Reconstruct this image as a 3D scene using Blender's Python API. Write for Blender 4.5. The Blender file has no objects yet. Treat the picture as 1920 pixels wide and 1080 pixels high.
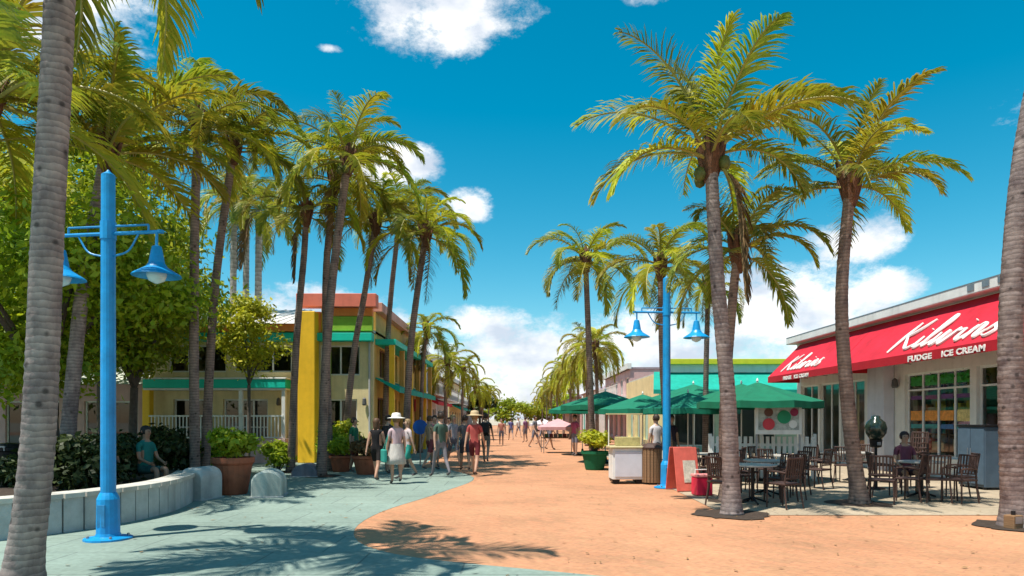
import bpy, bmesh, math, random
import numpy as np
from mathutils import Vector, Matrix
R = math.radians
random.seed(7)
SC = bpy.context.scene
COL = SC.collection

# ---------------------------------------------------------------- camera, sky, sun, exposure
FPX, EYE, HV, HU = 1280.0, 1.65, 785.0, 970.0           # focal length in photo pixels, eye height, vanishing point
cam = bpy.data.cameras.new('camera'); camo = bpy.data.objects.new('camera', cam); COL.objects.link(camo)
cam.sensor_width = 36; cam.lens = 36 * FPX / 1920
cam.shift_y = (HV - 540) / 1920; cam.shift_x = -(HU - 960) / 1920
cam.clip_end = 3000; cam.clip_start = .1
camo.location = (0, 0, EYE); camo.rotation_euler = (R(90), 0, 0)
SC.camera = camo

SUN_EL = R(68); SUN_DIR2 = Vector((-.8, -.6)).normalized()
W = bpy.data.worlds.new('World'); SC.world = W; W.use_nodes = True
nt = W.node_tree; nt.nodes.clear()
def N(t, **k):
    n = nt.nodes.new(t)
    for a, b in k.items(): setattr(n, a, b)
    return n
def link(a, b): nt.links.new(a, b)
def M2(op, a, b=None, c=None, clamp=False):
    n = N('ShaderNodeMath', operation=op); n.use_clamp = clamp
    for i, v in enumerate((a, b, c)):
        if v is None: continue
        if isinstance(v, (int, float)): n.inputs[i].default_value = v
        else: link(v, n.inputs[i])
    return n.outputs[0]
sky = N('ShaderNodeTexSky', sky_type='NISHITA', sun_disc=False)
sky.sun_elevation = SUN_EL; sky.sun_rotation = math.atan2(SUN_DIR2.x, SUN_DIR2.y) % (2 * math.pi)
sky.altitude = 0; sky.air_density = 1.0; sky.dust_density = .35; sky.ozone_density = 1.6
hs = N('ShaderNodeHueSaturation'); hs.inputs['Hue'].default_value = .468; hs.inputs['Saturation'].default_value = 1.55; hs.inputs['Value'].default_value = .64
link(sky.outputs[0], hs.inputs['Color'])
tc = N('ShaderNodeTexCoord'); sp = N('ShaderNodeSeparateXYZ'); link(tc.outputs['Generated'], sp.inputs[0])
x, y, z = sp.outputs
az = M2('ARCTAN2', x, y); el = M2('ARCTAN2', z, M2('SQRT', M2('ADD', M2('MULTIPLY', x, x), M2('MULTIPLY', y, y))))
# cumulus banks: azimuth, elevation, half width, half height (degrees)
BANKS = [(0, 1.6, 46, 3.0), (-7.5, 31.5, 9, 3.4), (11, 32, 3.4, 1.2), (25.8, 13.0, 3.6, 1.8), (28.2, 9.6, 2.6, 1.5), (22, 8.5, 7.5, 4.6), (12, 5.2, 8, 3.4), (0.5, 5.4, 8, 4.0), (-7, 4.8, 6, 2.2),
         (-11.0, 20.2, 4.2, 1.8), (-4.2, 17.2, 2.2, 1.3), (-16, 8.4, 7, 2.4), (-15.4, 27.6, 1.2, .35), (-34, 28, 8, 5),
         (44, 20, 9, 3), (-50, 12, 12, 4), (60, 10, 14, 5), (90, 14, 20, 6), (-90, 16, 20, 7), (130, 18, 18, 6), (-130, 12, 22, 6), (175, 20, 20, 8), (-70, 40, 14, 7), (70, 42, 14, 7), (150, 45, 16, 6)]
best = None
for a, e, ra, re_ in BANKS:
    da = M2('DIVIDE', M2('SUBTRACT', az, R(a)), R(ra)); de = M2('DIVIDE', M2('SUBTRACT', el, R(e)), R(re_))
    b = M2('SUBTRACT', 1.0, M2('ADD', M2('MULTIPLY', da, da), M2('MULTIPLY', de, de)))
    best = b if best is None else M2('MAXIMUM', best, b)
mp = N('ShaderNodeMapping'); mp.inputs['Scale'].default_value = (1, 1, 1.7); link(tc.outputs['Generated'], mp.inputs[0])
no = N('ShaderNodeTexNoise'); no.inputs['Scale'].default_value = 7; no.inputs['Detail'].default_value = 12; no.inputs['Roughness'].default_value = .7
link(mp.outputs[0], no.inputs['Vector'])
dens = M2('ADD', M2('MULTIPLY', M2('MAXIMUM', best, -1.6), .75), M2('MULTIPLY', M2('SUBTRACT', no.outputs[0], .5), 3.9))
mr = N('ShaderNodeMapRange', interpolation_type='SMOOTHSTEP'); link(dens, mr.inputs[0])
mr.inputs[1].default_value = -.15; mr.inputs[2].default_value = .75; mr.inputs[3].default_value = 0; mr.inputs[4].default_value = .95
mp2 = N('ShaderNodeMapping'); mp2.inputs['Location'].default_value = (.03, 0, -.06); mp2.inputs['Scale'].default_value = (1, 1, 1.7); link(tc.outputs['Generated'], mp2.inputs[0])
no2 = N('ShaderNodeTexNoise'); no2.inputs['Scale'].default_value = 11; no2.inputs['Detail'].default_value = 6; link(mp2.outputs[0], no2.inputs['Vector'])
cr = N('ShaderNodeValToRGB'); cr.color_ramp.elements[0].position = .38; cr.color_ramp.elements[0].color = (3.0, 3.35, 3.9, 1)  # cloud shading put into the colour, from grey to white
cr.color_ramp.elements[1].position = .6; cr.color_ramp.elements[1].color = (5.6, 5.5, 5.4, 1); link(no2.outputs[0], cr.inputs[0])
mix = N('ShaderNodeMix', data_type='RGBA'); link(mr.outputs[0], mix.inputs[0]); link(hs.outputs[0], mix.inputs[6]); link(cr.outputs[0], mix.inputs[7])
bg = N('ShaderNodeBackground'); bg.inputs[1].default_value = .145; link(mix.outputs[2], bg.inputs[0])
wo = N('ShaderNodeOutputWorld'); link(bg.outputs[0], wo.inputs[0])

sl = bpy.data.lights.new('sun', 'SUN'); so = bpy.data.objects.new('sun', sl); COL.objects.link(so)
sl.energy = 4.6; sl.angle = R(.53); sl.color = (1, .95, .86)
sd = Vector((SUN_DIR2.x * math.cos(SUN_EL), SUN_DIR2.y * math.cos(SUN_EL), math.sin(SUN_EL)))
so.rotation_euler = sd.to_track_quat('Z', 'Y').to_euler()
SC.view_settings.view_transform = 'Standard'; SC.view_settings.look = 'None'
SC.view_settings.gamma = 1; SC.view_settings.use_curve_mapping = False; SC.view_settings.exposure = .68
SC.render.engine = 'CYCLES'; SC.cycles.max_bounces = 6; SC.cycles.transparent_max_bounces = 12; SC.cycles.use_denoising = True

def at(u, v, Y): return Vector(((u - HU) / FPX * Y, Y, EYE + (HV - v) / FPX * Y))     # survey: a photo pixel at a known distance
def gy(v): return EYE * FPX / (v - HV)

# ---------------------------------------------------------------- materials
MATS = {}
def mat(name, col, rough=.7, var=.12, scale=3.0, bump=.0, bscale=40.0, metal=0.0, spec=.35, col2=None, objrand=0.0, trans=0.0, sheen=0, stretch=(1, 1, 1), island=False, dirt=0.0):
    if name in MATS: return MATS[name]
    m = bpy.data.materials.new(name); MATS[name] = m; m.use_nodes = True
    t = m.node_tree; b = t.nodes['Principled BSDF']; L = t.links.new
    b.inputs['Roughness'].default_value = rough; b.inputs['Metallic'].default_value = metal
    b.inputs['Specular IOR Level'].default_value = spec
    c2 = col2 or tuple(min(1, c * (1 - 2.2 * var)) for c in col)
    tcn = t.nodes.new('ShaderNodeTexCoord'); mpn = t.nodes.new('ShaderNodeMapping'); mpn.inputs['Scale'].default_value = stretch
    L(tcn.outputs['Object'], mpn.inputs[0])
    nz = t.nodes.new('ShaderNodeTexNoise'); nz.inputs['Scale'].default_value = scale; nz.inputs['Detail'].default_value = 6; nz.inputs['Roughness'].default_value = .65
    L(mpn.outputs[0], nz.inputs['Vector'])
    rp = t.nodes.new('ShaderNodeMapRange'); rp.inputs[1].default_value = .33; rp.inputs[2].default_value = .68; L(nz.outputs[0], rp.inputs[0])
    mx = t.nodes.new('ShaderNodeMix'); mx.data_type = 'RGBA'; mx.inputs[6].default_value = (*col, 1); mx.inputs[7].default_value = (*c2, 1)
    fac = rp.outputs[0]
    if island:
        ge = t.nodes.new('ShaderNodeNewGeometry'); ad = t.nodes.new('ShaderNodeMath'); ad.operation = 'ADD'; ad.inputs[1].default_value = 0
        m1 = t.nodes.new('ShaderNodeMath'); m1.operation = 'MULTIPLY'; m1.inputs[1].default_value = .6; L(ge.outputs['Random Per Island'], m1.inputs[0])
        m2 = t.nodes.new('ShaderNodeMath'); m2.operation = 'MULTIPLY_ADD'; m2.inputs[1].default_value = .4; L(fac, m2.inputs[0]); L(m1.outputs[0], m2.inputs[2]); fac = m2.outputs[0]
    L(fac, mx.inputs[0]); out = mx.outputs[2]
    if objrand:
        oi = t.nodes.new('ShaderNodeObjectInfo'); hv = t.nodes.new('ShaderNodeHueSaturation')
        mrr = t.nodes.new('ShaderNodeMapRange'); mrr.inputs[3].default_value = 1 - objrand; mrr.inputs[4].default_value = 1 + objrand * .8; L(oi.outputs['Random'], mrr.inputs[0]); L(mrr.outputs[0], hv.inputs['Value'])
        mh = t.nodes.new('ShaderNodeMapRange'); mh.inputs[3].default_value = .5 - objrand * .09; mh.inputs[4].default_value = .5 + objrand * .05; L(oi.outputs['Random'], mh.inputs[0]); L(mh.outputs[0], hv.inputs['Hue'])
        L(out, hv.inputs['Color']); out = hv.outputs[0]
    if dirt:
        nd = t.nodes.new('ShaderNodeTexNoise'); nd.inputs['Scale'].default_value = .6; nd.inputs['Detail'].default_value = 8; nd.inputs['Roughness'].default_value = .7; L(tcn.outputs['Object'], nd.inputs['Vector'])
        rd = t.nodes.new('ShaderNodeMapRange'); rd.inputs[1].default_value = .42; rd.inputs[2].default_value = .75; rd.inputs[3].default_value = 1; rd.inputs[4].default_value = 1 - dirt; L(nd.outputs[0], rd.inputs[0])
        md = t.nodes.new('ShaderNodeMix'); md.data_type = 'RGBA'; md.blend_type = 'MULTIPLY'; md.inputs[0].default_value = 1; L(out, md.inputs[6]); L(rd.outputs[0], md.inputs[7]); out = md.outputs[2]
        mps = t.nodes.new('ShaderNodeMapping'); mps.inputs['Scale'].default_value = (5, 5, .35); L(tcn.outputs['Object'], mps.inputs[0])
        ns = t.nodes.new('ShaderNodeTexNoise'); ns.inputs['Scale'].default_value = 1; ns.inputs['Detail'].default_value = 5; L(mps.outputs[0], ns.inputs['Vector'])
        rs_ = t.nodes.new('ShaderNodeMapRange'); rs_.inputs[1].default_value = .5; rs_.inputs[2].default_value = .75; rs_.inputs[3].default_value = 1; rs_.inputs[4].default_value = 1 - dirt * .8; L(ns.outputs[0], rs_.inputs[0])
        me_ = t.nodes.new('ShaderNodeMix'); me_.data_type = 'RGBA'; me_.blend_type = 'MULTIPLY'; me_.inputs[0].default_value = 1; L(out, me_.inputs[6]); L(rs_.outputs[0], me_.inputs[7]); out = me_.outputs[2]
    L(out, b.inputs['Base Color'])
    if bump:
        nb = t.nodes.new('ShaderNodeTexNoise'); nb.inputs['Scale'].default_value = bscale; nb.inputs['Detail'].default_value = 5; L(mpn.outputs[0], nb.inputs['Vector'])
        bu = t.nodes.new('ShaderNodeBump'); bu.inputs['Strength'].default_value = bump; bu.inputs['Distance'].default_value = .02; L(nb.outputs[0], bu.inputs['Height']); L(bu.outputs[0], b.inputs['Normal'])
    if trans:
        tr = t.nodes.new('ShaderNodeBsdfTranslucent'); L(out, tr.inputs[0]); ms = t.nodes.new('ShaderNodeMixShader'); ms.inputs[0].default_value = trans
        L(b.outputs[0], ms.inputs[1]); L(tr.outputs[0], ms.inputs[2]); L(ms.outputs[0], t.nodes['Material Output'].inputs[0])
    return m
def glass_mat(name, tint=(.75, .85, .85), see=.6):
    if name in MATS: return MATS[name]
    m = bpy.data.materials.new(name); MATS[name] = m; m.use_nodes = True; t = m.node_tree; L = t.links.new
    t.nodes.remove(t.nodes['Principled BSDF'])
    g = t.nodes.new('ShaderNodeBsdfGlossy'); g.inputs['Roughness'].default_value = .02; g.inputs[0].default_value = (.9, .95, 1, 1)
    tr = t.nodes.new('ShaderNodeBsdfTransparent'); tr.inputs[0].default_value = (tint[0] * see, tint[1] * see, tint[2] * see, 1)
    fr = t.nodes.new('ShaderNodeFresnel'); fr.inputs[0].default_value = 1.6; ms = t.nodes.new('ShaderNodeMixShader')
    L(fr.outputs[0], ms.inputs[0]); L(tr.outputs[0], ms.inputs[1]); L(g.outputs[0], ms.inputs[2]); L(ms.outputs[0], t.nodes['Material Output'].inputs[0])
    return m
def paver_mat(name, c1, c2, mortar, w, h, rot=0, dirt=.25, msize=.012):
    m = bpy.data.materials.new(name); MATS[name] = m; m.use_nodes = True; t = m.node_tree; L = t.links.new; b = t.nodes['Principled BSDF']
    b.inputs['Roughness'].default_value = .85; b.inputs['Specular IOR Level'].default_value = .2
    tcn = t.nodes.new('ShaderNodeTexCoord'); mpn = t.nodes.new('ShaderNodeMapping'); mpn.inputs['Rotation'].default_value = (0, 0, rot); L(tcn.outputs['Object'], mpn.inputs[0])
    br = t.nodes.new('ShaderNodeTexBrick'); br.inputs['Color1'].default_value = (*c1, 1); br.inputs['Color2'].default_value = (*c2, 1); br.inputs['Mortar'].default_value = (*mortar, 1)
    br.inputs['Scale'].default_value = 1; br.inputs['Brick Width'].default_value = w; br.inputs['Row Height'].default_value = h; br.inputs['Mortar Size'].default_value = msize; br.inputs['Mortar Smooth'].default_value = .4
    L(mpn.outputs[0], br.inputs['Vector'])
    n1 = t.nodes.new('ShaderNodeTexNoise'); n1.inputs['Scale'].default_value = .35; n1.inputs['Detail'].default_value = 9; n1.inputs['Roughness'].default_value = .7; L(tcn.outputs['Object'], n1.inputs['Vector'])
    r1 = t.nodes.new('ShaderNodeMapRange'); r1.inputs[1].default_value = .35; r1.inputs[2].default_value = .7; r1.inputs[3].default_value = 1.1; r1.inputs[4].default_value = 1 - dirt * 1.4; L(n1.outputs[0], r1.inputs[0])
    n2 = t.nodes.new('ShaderNodeTexNoise'); n2.inputs['Scale'].default_value = 14; n2.inputs['Detail'].default_value = 8; L(tcn.outputs['Object'], n2.inputs['Vector'])
    r2 = t.nodes.new('ShaderNodeMapRange'); r2.inputs[1].default_value = .3; r2.inputs[2].default_value = .7; r2.inputs[3].default_value = .86; r2.inputs[4].default_value = 1.1; L(n2.outputs[0], r2.inputs[0])
    mm = t.nodes.new('ShaderNodeMath'); mm.operation = 'MULTIPLY'; L(r1.outputs[0], mm.inputs[0]); L(r2.outputs[0], mm.inputs[1])
    # old gum and oil spots
    vo = t.nodes.new('ShaderNodeTexVoronoi'); vo.inputs['Scale'].default_value = 2.2; L(tcn.outputs['Object'], vo.inputs['Vector'])
    r3 = t.nodes.new('ShaderNodeMapRange'); r3.inputs[1].default_value = .03; r3.inputs[2].default_value = .07; r3.inputs[3].default_value = .72; r3.inputs[4].default_value = 1; L(vo.outputs['Distance'], r3.inputs[0])
    m3 = t.nodes.new('ShaderNodeMath'); m3.operation = 'MULTIPLY'; L(mm.outputs[0], m3.inputs[0]); L(r3.outputs[0], m3.inputs[1])
    md = t.nodes.new('ShaderNodeMix'); md.data_type = 'RGBA'; md.blend_type = 'MULTIPLY'; md.inputs[0].default_value = 1; L(br.outputs[0], md.inputs[6]); L(m3.outputs[0], md.inputs[7]); L(md.outputs[2], b.inputs['Base Color'])
    bu = t.nodes.new('ShaderNodeBump'); bu.inputs['Strength'].default_value = .5; bu.inputs['Distance'].default_value = .006; bu.invert = True; L(br.outputs['Fac'], bu.inputs['Height']); L(bu.outputs[0], b.inputs['Normal'])
    return m

# ---------------------------------------------------------------- mesh helpers
class MB:
    def __init__(s): s.v = []; s.f = []; s.m = []
    def add(s, vs, fs, mi=0):
        o = len(s.v); s.v += [tuple(p) for p in vs]; s.f += [tuple(i + o for i in f) for f in fs]; s.m += [mi] * len(fs); return s
    def box(s, c, d, rz=0, mi=0, ry=0, rx=0, bev=0):
        hx, hy, hz = d[0] / 2, d[1] / 2, d[2] / 2
        mtx = Matrix.Rotation(rz, 3, 'Z') @ Matrix.Rotation(ry, 3, 'Y') @ Matrix.Rotation(rx, 3, 'X'); c = Vector(c)
        if bev <= 0:
            vs = [c + mtx @ Vector((a * hx, b * hy, e * hz)) for e in (-1, 1) for b in (-1, 1) for a in (-1, 1)]
            return s.add(vs, [(0, 2, 3, 1), (4, 5, 7, 6), (0, 1, 5, 4), (2, 6, 7, 3), (0, 4, 6, 2), (1, 3, 7, 5)], mi)
        bm = bmesh.new(); bmesh.ops.create_cube(bm, size=1)
        for q in bm.verts: q.co = Vector((q.co.x * d[0], q.co.y * d[1], q.co.z * d[2]))
        bmesh.ops.bevel(bm, geom=bm.edges[:], offset=bev, segments=2, affect='EDGES', profile=.5)
        bm.verts.index_update(); r = s.add([c + mtx @ q.co for q in bm.verts], [[q.index for q in f.verts] for f in bm.faces], mi); bm.free(); return r
    def tube(s, pts, rs, n=8, mi=0, cap=True, flat=1.0, up=None):
        pts = [Vector(p) for p in pts]
        if isinstance(rs, (int, float)): rs = [rs] * len(pts)
        o = len(s.v); prev = None; vs = []
        for i, p in enumerate(pts):
            t = (pts[min(i + 1, len(pts) - 1)] - pts[max(i - 1, 0)]).normalized()
            if up is not None: a = Vector(up).cross(t); a = a.normalized() if a.length > 1e-6 else Vector((1, 0, 0))
            elif prev is None: a = t.orthogonal().normalized()
            else: a = (prev - t * prev.dot(t)).normalized()
            prev = a; b = t.cross(a)
            for k in range(n):
                q = 2 * math.pi * k / n; vs.append(p + a * math.cos(q) * rs[i] + b * math.sin(q) * rs[i] * flat)
        fs = [(i * n + k, i * n + (k + 1) % n, (i + 1) * n + (k + 1) % n, (i + 1) * n + k) for i in range(len(pts) - 1) for k in range(n)]
        if cap: fs += [tuple(range(n))[::-1], tuple(range((len(pts) - 1) * n, len(pts) * n))]
        return s.add(vs, fs, mi)
    def lathe(s, prof, c=(0, 0, 0), n=20, mi=0, cap=True):
        c = Vector(c); vs = [c + Vector((r * math.cos(2 * math.pi * k / n), r * math.sin(2 * math.pi * k / n), z)) for r, z in prof for k in range(n)]
        fs = [(i * n + k, i * n + (k + 1) % n, (i + 1) * n + (k + 1) % n, (i + 1) * n + k) for i in range(len(prof) - 1) for k in range(n)]
        if cap: fs += [tuple(range(n))[::-1], tuple(range((len(prof) - 1) * n, len(prof) * n))]
        return s.add(vs, fs, mi)
    def mesh(s, name, mats, smooth=False):
        me = bpy.data.meshes.new(name); me.from_pydata(s.v, [], s.f)
        for m in (mats if isinstance(mats, (list, tuple)) else [mats]): me.materials.append(m)
        me.polygons.foreach_set('material_index', s.m)
        if smooth: me.polygons.foreach_set('use_smooth', [True] * len(s.f))
        me.update(); return me
    def build(s, name, mats, parent=None, smooth=False):
        return link_obj(name, s.mesh(name, mats, smooth), parent)
def link_obj(name, data, parent=None):
    o = bpy.data.objects.new(name, data); COL.objects.link(o)
    if parent is not None: o.parent = parent
    return o
def tag(o, label=None, cat=None, group=None, kind=None):
    for k, v in (('label', label), ('category', cat), ('group', group), ('kind', kind)):
        if v: o[k] = v
    return o
def thing(name, label, cat, loc=(0, 0, 0), rz=0, group=None):
    o = bpy.data.objects.new(name, None); COL.objects.link(o); o.location = loc; o.rotation_euler = (0, 0, rz); o.empty_display_size = .2
    return tag(o, label, cat, group)
def copy_tree(o, parent=None):
    c = o.copy(); COL.objects.link(c); c.parent = parent
    for ch in list(o.children): copy_tree(ch, c)
    return c
def place(proto, loc, rz, label, first, s=1.0):
    o = proto if first else copy_tree(proto)
    o.location = loc; o.rotation_euler = (0, 0, rz); o.scale = (s, s, s); o['label'] = label; return o

def wall_mesh(w, h, th, holes, z0=0.0):
    """a wall in local XZ, outer face at y=0, depth th, with real openings (x0, z0, x1, z1) and their reveals"""
    xs = sorted({0, w, *[a for q in holes for a in (q[0], q[2])]}); zs = sorted({z0, h, *[a for q in holes for a in (q[1], q[3])]})
    mb = MB()
    def solid(i, j):
        if not (0 <= i < len(xs) - 1 and 0 <= j < len(zs) - 1): return False
        cx, cz = (xs[i] + xs[i + 1]) / 2, (zs[j] + zs[j + 1]) / 2
        return not any(a < cx < c and b < cz < d for a, b, c, d in holes)
    for i in range(len(xs) - 1):
        for j in range(len(zs) - 1):
            if not solid(i, j): continue
            a, b, c, d = xs[i], xs[i + 1], zs[j], zs[j + 1]
            mb.add([(a, 0, c), (b, 0, c), (b, 0, d), (a, 0, d)], [(0, 1, 2, 3)]); mb.add([(a, th, c), (b, th, c), (b, th, d), (a, th, d)], [(3, 2, 1, 0)])
            if not solid(i - 1, j): mb.add([(a, 0, c), (a, th, c), (a, th, d), (a, 0, d)], [(3, 2, 1, 0)])
            if not solid(i + 1, j): mb.add([(b, 0, c), (b, th, c), (b, th, d), (b, 0, d)], [(0, 1, 2, 3)])
            if not solid(i, j - 1): mb.add([(a, 0, c), (b, 0, c), (b, th, c), (a, th, c)], [(3, 2, 1, 0)])
            if not solid(i, j + 1): mb.add([(a, 0, d), (b, 0, d), (b, th, d), (a, th, d)], [(0, 1, 2, 3)])
    return mb
def place_window(parent, x0, z0, x1, z1, fm, gm, nx=2, nz=1, y=.06, bar=.06, xf=None):
    """frame with mullions (part) > pane (sub-part), in the parent's wall frame; xf moves it onto another face"""
    f = MB(); d = .07
    f.box(((x0 + x1) / 2, y, z0 + bar / 2), (x1 - x0, d, bar)); f.box(((x0 + x1) / 2, y, z1 - bar / 2), (x1 - x0, d, bar))
    for i in range(nx + 1):
        xx = x0 + bar / 2 + (x1 - x0 - bar) * i / nx; f.box((xx, y, (z0 + z1) / 2), (bar, d * .9, z1 - z0 - 2 * bar))
    for j in range(1, nz): f.box(((x0 + x1) / 2, y, z0 + (z1 - z0) * j / nz), (x1 - x0 - 2 * bar, d * .8, bar * .8))
    o = f.build('window', fm, parent)
    p = MB().add([(x0 + bar / 2, y, z0 + bar / 2), (x1 - bar / 2, y, z0 + bar / 2), (x1 - bar / 2, y, z1 - bar / 2), (x0 + bar / 2, y, z1 - bar / 2)], [(0, 1, 2, 3)])
    p.build('pane', gm, o)
    if xf is not None: o.matrix_local = xf
    return o
def face_xf(x, y, rz): return Matrix.Translation((x, y, 0)) @ Matrix.Rotation(rz, 4, 'Z')
def smooth_path(pts, k=6):
    pts = [Vector(p) for p in pts]; out = []
    P = [pts[0] * 2 - pts[1]] + pts + [pts[-1] * 2 - pts[-2]]
    for i in range(1, len(P) - 2):
        for j in range(k):
            t = j / k; a, b, c, d = P[i - 1], P[i], P[i + 1], P[i + 2]
            out.append(.5 * ((2 * b) + (c - a) * t + (2 * a - 5 * b + 4 * c - d) * t * t + (3 * b - a - 3 * c + d) * t ** 3))
    out.append(pts[-1]); return out

# ---------------------------------------------------------------- material library
teal = mat('teal_paint', (.005, .55, .40), .5, .05, 2, dirt=.1)
white = mat('white_paint', (.78, .78, .74), .6, .06, 2, dirt=.18)
cream = mat('cream_stucco', (.80, .66, .36), .8, .08, 1.5, .25, 60, dirt=.2)
yellow = mat('yellow_paint', (.95, .56, .025), .55, .07, 2, .1, 30, dirt=.15)
orange = mat('orange_paint', (.85, .26, .05), .55, .08, 2, dirt=.15)
coral = mat('coral_paint', (.82, .22, .15), .6, .08, 2, dirt=.15)
lime = mat('lime_paint', (.28, .48, .04), .6, .08, 2, dirt=.15)
pink = mat('pink_stucco', (.66, .42, .40), .8, .08, 1.5, .2, 60, dirt=.2)
greyw = mat('grey_stucco', (.5, .5, .49), .8, .08, 1.5, .2, 60, dirt=.2)
blue = mat('street_blue_paint', (.004, .31, .70), .4, .12, 5, bump=.12, bscale=20, dirt=.2, spec=.5)
awn_red = mat('awning_red_canvas', (.60, .014, .035), .8, .1, 1.2, .5, 3, dirt=.2)
awn_deep = mat('valance_red_canvas', (.46, .008, .018), .8, .06, 3, .15, 120, dirt=.1)
signw = mat('sign_white_vinyl', (.82, .76, .72), .5, .02, 5)
gcanvas = mat('green_canvas', (.004, .16, .085), .8, .1, 3, .15, 120, objrand=.25, dirt=.15)
tcanvas = mat('teal_canvas', (.005, .36, .27), .8, .1, 3, .15, 120, dirt=.15)
dark = mat('dark_room', (.05, .05, .05), .9, .1)
wood = mat('timber', (.28, .16, .08), .6, .2, 6, .2, 40, stretch=(1, 1, 8))
brownm = mat('brown_wicker', (.085, .045, .035), .6, .2, 60, .3, 200)
blackm = mat('black_metal', (.015, .015, .017), .4, .1, 5, metal=.3)
steel = mat('grey_steel', (.35, .36, .38), .4, .1, 5, metal=.7)
terra = mat('terracotta', (.42, .13, .065), .8, .15, 5, .2, 40, dirt=.2)
conc = mat('pale_concrete', (.50, .52, .50), .85, .12, 3, .3, 50, dirt=.25)
soil = mat('planting_soil', (.06, .04, .028), .95, .2, 10, .5, 30)
glass = glass_mat('shop_glass', tint=(.95, 1, .98), see=.97); glass_d = glass_mat('upper_glass', see=.45)
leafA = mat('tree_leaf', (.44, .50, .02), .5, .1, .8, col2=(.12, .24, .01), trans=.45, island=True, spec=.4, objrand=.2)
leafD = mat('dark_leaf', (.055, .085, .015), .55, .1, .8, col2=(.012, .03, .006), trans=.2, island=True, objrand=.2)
leafY = mat('yellow_leaf', (.62, .56, .03), .5, .1, .8, col2=(.22, .30, .014), trans=.45, island=True, objrand=.2)  # yellow-green is the foliage's own colour
leafF = mat('frond_green', (.44, .40, .03), .45, .1, 1.5, col2=(.09, .19, .014), trans=.45, island=True, objrand=.3, spec=.5)
leafG = mat('frond_gold', (.58, .46, .035), .5, .1, 1.5, col2=(.24, .34, .02), trans=.45, island=True, objrand=.35)
leafX = mat('frond_dead', (.22, .13, .05), .8, .1, 1.5, col2=(.10, .06, .025), trans=.15, island=True, objrand=.3)
rachis = mat('frond_rib', (.33, .30, .07), .5, .1, 4)
boot = mat('palm_fibre', (.19, .085, .045), .9, .2, 14, .6, 50, col2=(.07, .035, .02))
bark = mat('tree_bark', (.13, .105, .085), .9, .2, 8, .6, 40)
coco = mat('coconut_husk', (.12, .14, .03), .5, .2, 10)

def trunk_mat(name, c1, c2, sc):
    m = mat(name, c1, .9, .1, 5, col2=c2, stretch=(1, 1, .6)); t = m.node_tree; L = t.links.new; b = t.nodes['Principled BSDF']
    src = b.inputs['Base Color'].links[0].from_socket
    tcn = t.nodes.new('ShaderNodeTexCoord')
    # leaf-scar rings, wobbling with noise
    nz = t.nodes.new('ShaderNodeTexNoise'); nz.inputs['Scale'].default_value = 5; nz.inputs['Detail'].default_value = 4; L(tcn.outputs['Object'], nz.inputs['Vector'])
    w = t.nodes.new('ShaderNodeTexWave'); w.wave_type = 'BANDS'; w.bands_direction = 'Z'; w.wave_profile = 'SAW'; w.inputs['Scale'].default_value = sc; w.inputs['Distortion'].default_value = 3.5; w.inputs['Detail'].default_value = 3; w.inputs['Detail Scale'].default_value = 1.4
    L(tcn.outputs['Object'], w.inputs['Vector'])
    rr = t.nodes.new('ShaderNodeMapRange'); rr.inputs[3].default_value = .62; rr.inputs[4].default_value = 1.12; L(w.outputs['Fac'], rr.inputs[0])
    vo = t.nodes.new('ShaderNodeTexVoronoi'); vo.inputs['Scale'].default_value = 5.5; L(tcn.outputs['Object'], vo.inputs['Vector'])
    r3 = t.nodes.new('ShaderNodeMapRange'); r3.inputs[1].default_value = .1; r3.inputs[2].default_value = .22; r3.inputs[3].default_value = .35; r3.inputs[4].default_value = 1; L(vo.outputs['Distance'], r3.inputs[0])
    mm = t.nodes.new('ShaderNodeMath'); mm.operation = 'MULTIPLY'; L(rr.outputs[0], mm.inputs[0]); L(r3.outputs[0], mm.inputs[1])
    md = t.nodes.new('ShaderNodeMix'); md.data_type = 'RGBA'; md.blend_type = 'MULTIPLY'; md.inputs[0].default_value = 1; L(src, md.inputs[6]); L(mm.outputs[0], md.inputs[7]); L(md.outputs[2], b.inputs['Base Color'])
    ad = t.nodes.new('ShaderNodeMath'); ad.operation = 'ADD'; L(w.outputs['Fac'], ad.inputs[0]); L(nz.outputs[0], ad.inputs[1])
    bu = t.nodes.new('ShaderNodeBump'); bu.inputs['Strength'].default_value = .8; bu.inputs['Distance'].default_value = .02; L(ad.outputs[0], bu.inputs['Height']); L(bu.outputs[0], b.inputs['Normal'])
    return m
trunkA = trunk_mat('palm_trunk_grey', (.40, .32, .29), (.16, .12, .12), 4.5)
trunkB = trunk_mat('palm_trunk_brown', (.36, .26, .21), (.15, .11, .10), 4.5)
trunkC = trunk_mat('palm_trunk_pale', (.48, .46, .42), (.28, .26, .24), 1.6)

# ---------------------------------------------------------------- ground
def sheet(name, pts, z, m):
    mb = MB().add([(a, b, z) for a, b in pts], [tuple(range(len(pts)))]); return tag(mb.build(name, m), kind='structure')
sand = mat('ground_sand', (.42, .36, .27), .95, .1, .2, .3, 8)
gr = sheet('ground', [(-600, -200), (600, -200), (600, 1400), (-600, 1400)], 0, sand)
peach = paver_mat('peach_pavers', (.52, .245, .13), (.43, .225, .12), (.43, .21, .125), .30, .15, R(45), .18, .008)
st = sheet('street', [(-60, -30), (60, -30), (60, 170), (-60, 170)], .004, peach)
palec = paver_mat('pale_paving', (.235, .30, .255), (.215, .28, .24), (.15, .19, .17), 1.2, 1.2, 0, .2, .014)
edge = smooth_path([(6.5, 4.0, 0), (3.2, 6.2, 0), (.6, 7.25, 0), (-1.5, 8.3, 0), (-2.35, 9.8, 0), (-2.4, 12, 0), (-1.7, 15.2, 0), (-1.2, 19, 0), (-2.6, 23, 0), (-3.4, 26, 0), (-3.6, 60, 0)], 5)
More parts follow.
